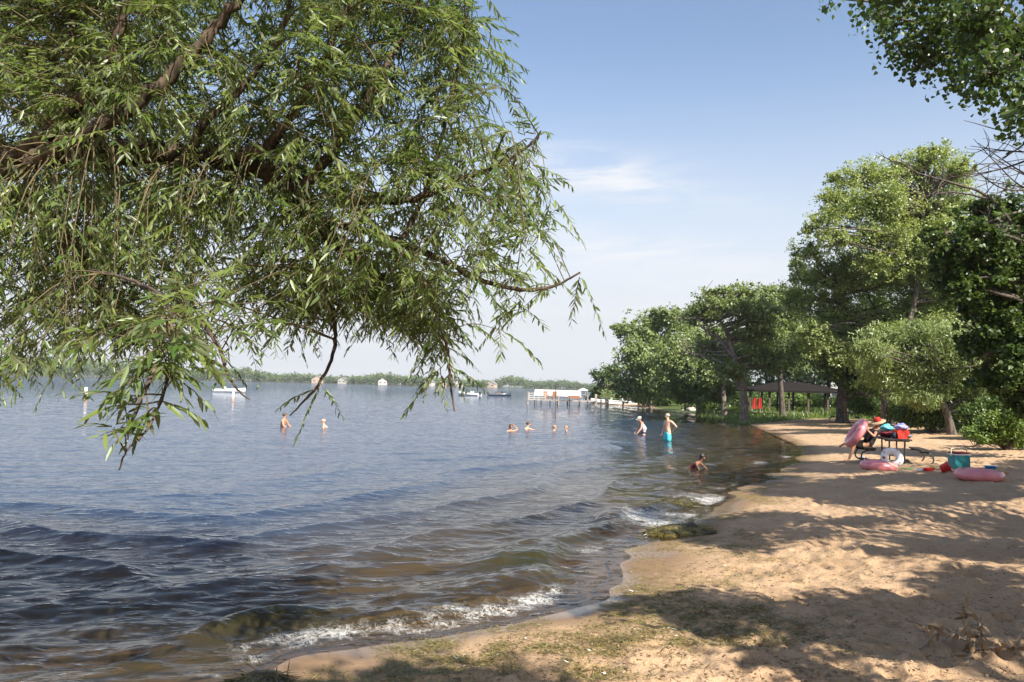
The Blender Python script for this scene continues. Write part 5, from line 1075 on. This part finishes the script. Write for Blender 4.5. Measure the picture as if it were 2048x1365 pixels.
a = MB(); a.box((1.6, .5, .86), (1.5, .35, .07)); a.box((1.6, .68, 1.05), (1.5, .05, .28)); a.box((1.0, .5, .72), (.08, .3, .24)); a.box((2.2, .5, .72), (.08, .3, .24)); a.build("bench", M['chair_wood'], root, smooth=False)
for i, (x, l) in enumerate(((-1.95, "left orange-brown wooden chair on the dock"), (-.95, "right orange-brown wooden chair on the dock"))):
    r_ = thing("dock_chair", l, "chair", D1 + [x, .1, .63], R(15 - 30 * i), "wooden chairs on the dock")
    for nm, c_, d_, tl_ in (("seat", (0, 0, .34), (.55, .5, .04), .1), ("backrest", (0, .28, .68), (.55, .04, .75), -.25)): a = MB(); a.box(c_, d_, M=rotx(tl_)); a.build(nm, M['chair_wood'], r_, smooth=False)
    for sx in (-.25, .25):
        a = MB(); a.box((sx, -.2, .17), (.05, .06, .34)); a.build("leg", M['chair_wood'], r_, smooth=False); a = MB(); a.box((sx, .22, .15), (.05, .06, .30)); a.build("leg", M['chair_wood'], r_, smooth=False); a = MB(); a.box((sx * 1.2, 0, .56), (.1, .6, .03)); a.box((sx * 1.1, -.22, .44), (.05, .05, .22)); a.build("armrest", M['chair_wood'], r_, smooth=False)
C1 = at(1116, 804, 106); C1[2] = 0
root = thing("boat_lift", "boat lift with a long white canvas canopy behind the dock", "boat lift", C1, R(-3))
a = MB(); a.prism([(-3.2, 1.05), (-3.05, 1.02), (-3.0, 1.68), (2.75, 1.68), (2.85, .95), (3.0, .98), (2.9, 1.8), (-3.05, 1.84)], -1.5, 1.5)
a.prism([(-3.0, 1.68), (2.75, 1.68), (2.85, 1.02), (-3.02, 1.06)], -1.52, -1.47); a.prism([(-3.0, 1.68), (2.75, 1.68), (2.85, 1.02), (-3.02, 1.06)], 1.47, 1.52); a.build("canopy", M['canvas'], root, smooth=False)
for x in (-2.9, 2.7):
    for y in (-1.35, 1.35): q = MB(); q.tube(np.array([(x, y, -1.8), (x, y, 1.5)]), .05, 7); q.build("post", M['aluminium'], root)
q = MB(); q.box((0, -1.35, .35), (5.6, .08, .12)); q.build("beam", M['aluminium'], root, smooth=False)
q = MB(); q.tube(np.array([(0, 0, -1.8), (0, 0, 2.45)]), .045, 7); o = q.build("mooring_pole", M['dock_dark']); o.location = at(1111, 806, 98.2) * [1, 1, 0]; tag(o, "thin dark pole standing at the dock in front of the canopy", "pole")
D2 = at(1255, 812, 104); D2[2] = 0
root = thing("dock", "second low brown dock running to the wooded bank", "dock", D2, R(-10))
a = MB(); a.box((1.0, 0, .5), (7.6, 1.3, .12)); a.build("deck", M['dock_wood'], root, smooth=False)
for x in (-2.7, -.6, 1.4, 3.4, 4.6):
    for y in (-.6, .6): q = MB(); q.tube(np.array([(x, y, -1.6), (x, y, .62)]), .08, 7); q.build("post", M['dock_dark'], root)
for px, l in ((1202, "short dark mooring post between the two docks"), (1216, "dark mooring post with crossbar between the two docks")):
    q = MB(); q.tube(np.array([(0, 0, -1.7), (0, 0, .75)]), .09, 8); q.box((0, 0, .70), (.6 if px > 1210 else .3, .3, .1)); o = q.build("mooring_post", M['dock_dark']); o.location = at(px, 810, 103) * [1, 1, 0]; tag(o, l, "post", "mooring posts near the docks")
def boat(label, loc, yaw, ln, mat, canopy=None, crew=0, group="motorboats on the lake"):
    root = thing("motorboat", label, "boat", loc, yaw, group); u = np.linspace(0, 1, 13); bw = ln * .19
    wv = bw * np.where(u < .55, 1 - .12 * (1 - u / .55) ** 2, np.sqrt(np.clip(1 - ((u - .55) / .45) ** 2.2, 0, 1)) * .98 + .02); zt = .52 + .28 * u ** 2; kz = -.22 + .55 * np.clip(u - .72, 0, 1) ** 1.5 * 2.2
    sec = [np.stack([(u - .45) * ln, s_ * wv * q, zt * z_ + kz * (1 - z_)], -1) for s_, q, z_ in ((1, 1, 1), (1, .94, .45), (1, .1, 0), (-1, .1, 0), (-1, .94, .45), (-1, 1, 1), (-1, .86, 1.0), (-1, .8, .55), (1, .8, .55), (1, .86, 1.0))]
    V = np.stack(sec, 1); k = V.shape[1]; a = MB(); i = np.arange(12)[:, None] * k; j = np.arange(k)[None]; j2 = (j + 1) % k
    a.add(V.reshape(-1, 3), np.stack([i + j, i + j2, i + k + j2, i + k + j], -1).reshape(-1, 4)); a.add(V[0], [list(range(k))]); a.build("hull", M[mat], root)
    q = MB(); x0 = .18 * ln; q.add([(x0, -bw * .8, .62), (x0, bw * .8, .62), (x0 - .35, bw * .72, 1.05), (x0 - .35, -bw * .72, 1.05), (x0 + .02, -bw * .8, .62), (x0 + .02, bw * .8, .62), (x0 - .33, bw * .72, 1.05), (x0 - .33, -bw * .72, 1.05)], [[0, 1, 2, 3], [7, 6, 5, 4], [0, 3, 7, 4], [1, 5, 6, 2]]); q.build("windscreen", M['glass'], root, smooth=False)
    for s_ in (-.4, .4): q = MB(); q.box((-.05 * ln, bw * s_, .5), (.5, .45, .3)); q.box((-.05 * ln - .25, bw * s_, .75), (.1, .45, .4)); q.build("seat", M['chair_wood'] if mat != 'hull_white' else M['cap_cloth'], root, smooth=False)
    q = MB(); q.box((-.47 * ln, 0, .55), (.35, .4, .6)); q.box((-.47 * ln, 0, .05), (.15, .15, .6)); q.build("outboard_motor", M['hull_dark'], root, smooth=False)
    if canopy:
        q = MB(); q.ell((-.08 * ln, 0, 1.75), (ln * .24, bw * .95, .16), 16, 8); q.build("canopy", M[canopy], root)
        for sx in (-.28, .12):
            for s_ in (-1, 1): q = MB(); q.tube(np.array([(sx * ln, s_ * bw * .85, .6), (sx * ln * .8 - .02 * ln, s_ * bw * .7, 1.7)]), .025, 5); q.build("pole", M['aluminium'], root)
    return root
def lake(px, py, y): q = at(px, py, y); q[2] = -.04; return q
boat("white speedboat with a windscreen, left of the dark motorboat", lake(940, 791, 165), R(150), 5.2, 'hull_white'); boat("dark motorboat to the right of the white speedboat", lake(997, 791, 172), R(12), 5.0, 'hull_dark')
boat("white motorboat half hidden behind the hanging willow twigs", lake(456, 786, 130), R(6), 5.0, 'hull_white'); boat("white motorboat with a green canopy moored behind the second dock", lake(1250, 808, 110), R(8), 5.6, 'hull_white', 'green_canvas'); boat("low white boat without canopy moored beside the dock end", lake(1216, 808, 116), R(185), 4.6, 'hull_white')
M['buoy_white'] = P_('buoy_white', (.8, .78, .75), .4); M['buoy_orange'] = P_('buoy_orange', (.66, .36, .26), .4)
for px, py, y, s_, l in ((171, 799, 70, 1.05, "white marker buoy with orange base beneath the left willow twigs"), (466, 799, 80, .85, "white marker buoy in front of the half hidden motorboat")):
    root = thing("marker_buoy", l, "buoy", at(px, py, y) * [1, 1, 0], 0, "marker buoys of the swimming area"); root.scale = (s_, s_, s_)
    a = MB(); a.lathe([(.001, -.4), (.14, -.38), (.16, .0), (.15, .34)]); a.build("base", M['buoy_orange'], root); a = MB(); a.lathe([(.145, .342), (.13, .80), (.14, 1.0), (.10, 1.06), (.001, 1.08)]); a.build("column", M['buoy_white'], root); a = MB(); a.lathe([(.139, .62), (.142, .62), (.138, .70), (.135, .70)]); a.build("band", M['buoy_orange'], root)
# ------------------------------------------------------------------ houses
M['siding'] = P_('pale_siding', (.45, .44, .42), .8, .06, 3); M['siding_tan'] = P_('tan_siding', (.45, .36, .28), .8, .06, 3); M['roof_grey'] = P_('grey_roof', (.20, .19, .19), .9, .2, 4); M['pane'] = P_('window_glass', (.04, .05, .06), .1)
def house(label, p_, rz, w0, d0, h0, wall, group="houses along the shore"):
    root = thing("house", label, "house", p_, rz, group); a = MB()
    a.prism([(-w0 / 2, -.5), (w0 / 2, -.5), (w0 / 2, h0), (0, h0 + w0 * .30), (-w0 / 2, h0)], -d0 / 2, d0 / 2); a.build("wall", M[wall], root, smooth=False)
    a = MB(); e = w0 / 2 + .4; t_ = .18
    a.prism([(-e, h0 - .12), (0, h0 + w0 * .30 + .14), (e, h0 - .12), (e, h0 + t_ - .1), (0, h0 + w0 * .30 + .14 + t_), (-e, h0 + t_ - .1)], -d0 / 2 - .4, d0 / 2 + .4); a.build("roof", M['roof_grey'], root, smooth=False)
    for x in (-w0 * .25, w0 * .25):
        for z in ((h0 * .5,) if h0 < 4 else (h0 * .28, h0 * .75)): a = MB(); a.box((x, -d0 / 2 - .02, z), (w0 * .2, .08, h0 * .28 if h0 < 4 else h0 * .2)); a.build("window", M['pane'], root, smooth=False)
q = at(1690, 800, 135); house("pale two-storey house glimpsed through the trees behind the pavilion", (q[0], q[1], gz(q[0], q[1])), R(-12), 8, 8, 5.5, 'siding')
for i, (px, wd_, wl, l) in enumerate(((640, 11, 'siding_tan', "long low tan house on the far shore right of the hanging bare branch"), (690, 8, 'siding', "small pale house on the far shore beside the long tan house"), (768, 8, 'siding', "pale house on the far shore below the thin willow tips"), (860, 9, 'siding', "pale house on the far shore left of the hanging twig"), (888, 7, 'siding_tan', "tan house on the far shore just left of the hanging twig"), (918, 9, 'siding', "pale house on the far shore just right of the hanging twig"), (985, 10, 'siding_tan', "tan house on the far shore behind the dark motorboat"))):
    th_ = math.atan2(px - 1024, F); r_ = 800 + 60 * math.sin(th_ * 9) + 30 * math.sin(th_ * 23 + 1) - 120 * float(sstep(-.3, -.55, th_)) + 14
    x_, y_ = r_ * math.sin(th_), r_ * math.cos(th_); house(l, (x_, y_, float(height(np.array([x_]), np.array([y_]), np.array([-200.]), fine=False)[0])), R(random.uniform(-25, 25)), wd_, 8, 3.2, wl)
q = at(1166, 794, 240); root = thing("gazebo", "small white gazebo on the bank beyond the canopy", "gazebo", (q[0], q[1], 0)); root.scale = (.5, .5, .5); a = MB(); a.lathe([(3.4, 2.9), (.2, 4.3), (.001, 4.35)], n=8); a.build("roof", M['canvas'], root, smooth=False)
for k in range(6): a = MB(); a.tube(np.array([(2.7 * math.cos(k * 1.047), 2.7 * math.sin(k * 1.047), -1.5), (2.7 * math.cos(k * 1.047), 2.7 * math.sin(k * 1.047), 2.9)]), .12, 6); a.build("post", M['siding'], root)
a = MB(); a.lathe([(.001, .5), (3.1, .5), (3.1, .3), (.001, .3)], n=8); a.build("deck", M['dock_wood'], root, smooth=False)

# ------------------------------------------------------------------ rocks, driftwood, weed mounds, dry branch
M['rock'] = P_('shore_rock', (.46, .41, .37), .9, .3, 5, bump=.6); M['driftwood'] = P_('driftwood', (.36, .29, .24), .9, .25, 9, bump=.5)
for i, (px, py, r_, l) in enumerate(((1382, 824, .62, "large pale boulder at the water under the low oak"), (1366, 826, .42, "dark squat rock left of the pale boulder"), (1399, 828, .36, "small rock between the pale boulder and the broad flat stone"), (1416, 833, .6, "broad flat pale stone at the start of the sand"), (1352, 825, .4, "leftmost rock of the row at the wooded point"), (1438, 834, .34, "small rock half in the grass right of the flat stone"))):
    q = gp(px, py); a = MB(); a.ell((0, 0, r_ * .22), (r_, r_ * .8, r_ * .55), 18, 12, .22); o = a.build("shore_rock", M['rock']); o.location = q; o.rotation_euler = (0, 0, i * 1.3); tag(o, l, "rock", "rocks at the water's edge")
q = gp(1436, 834); a = MB(); a.tube(bez([(-1.6, 0, .08), (-.4, .1, .2), (.6, .0, .25), (1.7, .3, .5)], 16), np.linspace(.12, .04, 16), 7); a.tube(bez([(.2, .05, .2), (.7, -.2, .5), (1.0, -.3, .75)], 8), np.linspace(.06, .02, 8), 6); o = a.build("driftwood_log", M['driftwood']); o.location = q; tag(o, "bleached driftwood log lying among the shore rocks", "log")
def weed_mound(label, px, py, lx, ly, hz_, n, wet_top):
    q = gp(px, py); root = thing("weed_mound", label, "lake weed", q, R(12), "heaps of lake weed at the waterline"); a = MB(); a.ell((0, 0, 0), (lx, ly, hz_), 36, 16, .5); a.build("core", P_('sodden_weed', (.035, .028, .010), .6, .4, 20, bump=.8), root)
    b = MB(); u = nrm(g.normal(size=(n, 3))); u[:, 2] = np.abs(u[:, 2]); p_ = u * np.array([lx, ly, hz_]) * g.uniform(.9, 1.12, (n, 1)); d = nrm(np.c_[u[:, 0] * .5 + g.normal(0, .4, n), u[:, 1] * .5 - .5 + g.normal(0, .3, n), -.35 + g.normal(0, .3, n)])
    leaves(b, p_, d, u + g.normal(0, .3, (n, 3)), g.uniform(.06, .22, n), g.uniform(.005, .012, n), np.clip(g.normal(wet_top, .25, n), 0, 1), 'rhomb'); b.build("strands", M['weed'], root)
weed_mound("dark heap of weed battered by the small waves", 1352, 1020, .52, .26, .20, 3200, .2); weed_mound("yellow-green heap of weed strands stranded on wet sand", 1362, 1068, .50, .24, .13, 3600, .95); weed_mound("black sodden weed lump at the bottom edge of the water", 520, 1368, .2, .14, .07, 900, .05)
q = gp(1945, 1312); root = thing("dry_branch", "curled brown leafy branch lying dead on the sand", "branch", q, 0); root.scale = (1.35, 1.35, 1.35); a = MB(); b = MB()
st = [[(-.28, .05, .02), (-.12, .08, .12), (.02, .02, .07), (.16, -.02, .03)], [(-.16, -.22, .02), (-.02, -.04, .06), (.10, .10, .10), (.16, .2, .16)], [(-.02, -.05, .05), (.14, -.08, .08), (.3, -.04, .02)], [(0, 0, .05), (.02, .12, .18), (.06, .16, .24)]]
for s_ in st:
    p_ = bez(s_, 14); a.tube(p_, np.linspace(.007, .003, 14), 5); k = 24; i_ = g.integers(2, 14, k); leaves(b, p_[i_] + g.normal(0, .012, (k, 3)), nrm(g.normal(size=(k, 3)) + [0, 0, .15]), g.normal(size=(k, 3)), g.uniform(.05, .085, k), g.uniform(.022, .04, k), g.uniform(.45, 1, k), 'lance')
a.build("stem", M['driftwood'], root); b.build("leaves", M['litter'], root)

# ------------------------------------------------------------------ summer haze over the lake
me = bpy.data.meshes.new("haze"); hb = MB(); hb.box((0, 1000, 58), (3600, 4200, 130)); o = hb.build("haze", None)
m, t = mat_new("haze_air"); t.nodes.clear(); ho = t.nodes.new("ShaderNodeOutputMaterial"); pv = t.nodes.new("ShaderNodeVolumePrincipled")
pv.inputs["Color"].default_value = (.86, .91, .97, 1); pv.inputs["Density"].default_value = .00022; pv.inputs["Anisotropy"].default_value = .1
t.links.new(pv.outputs[0], ho.inputs["Volume"]); o.data.materials.append(m)
tag(o, "thin pale summer haze over the lake", "haze", kind="stuff")
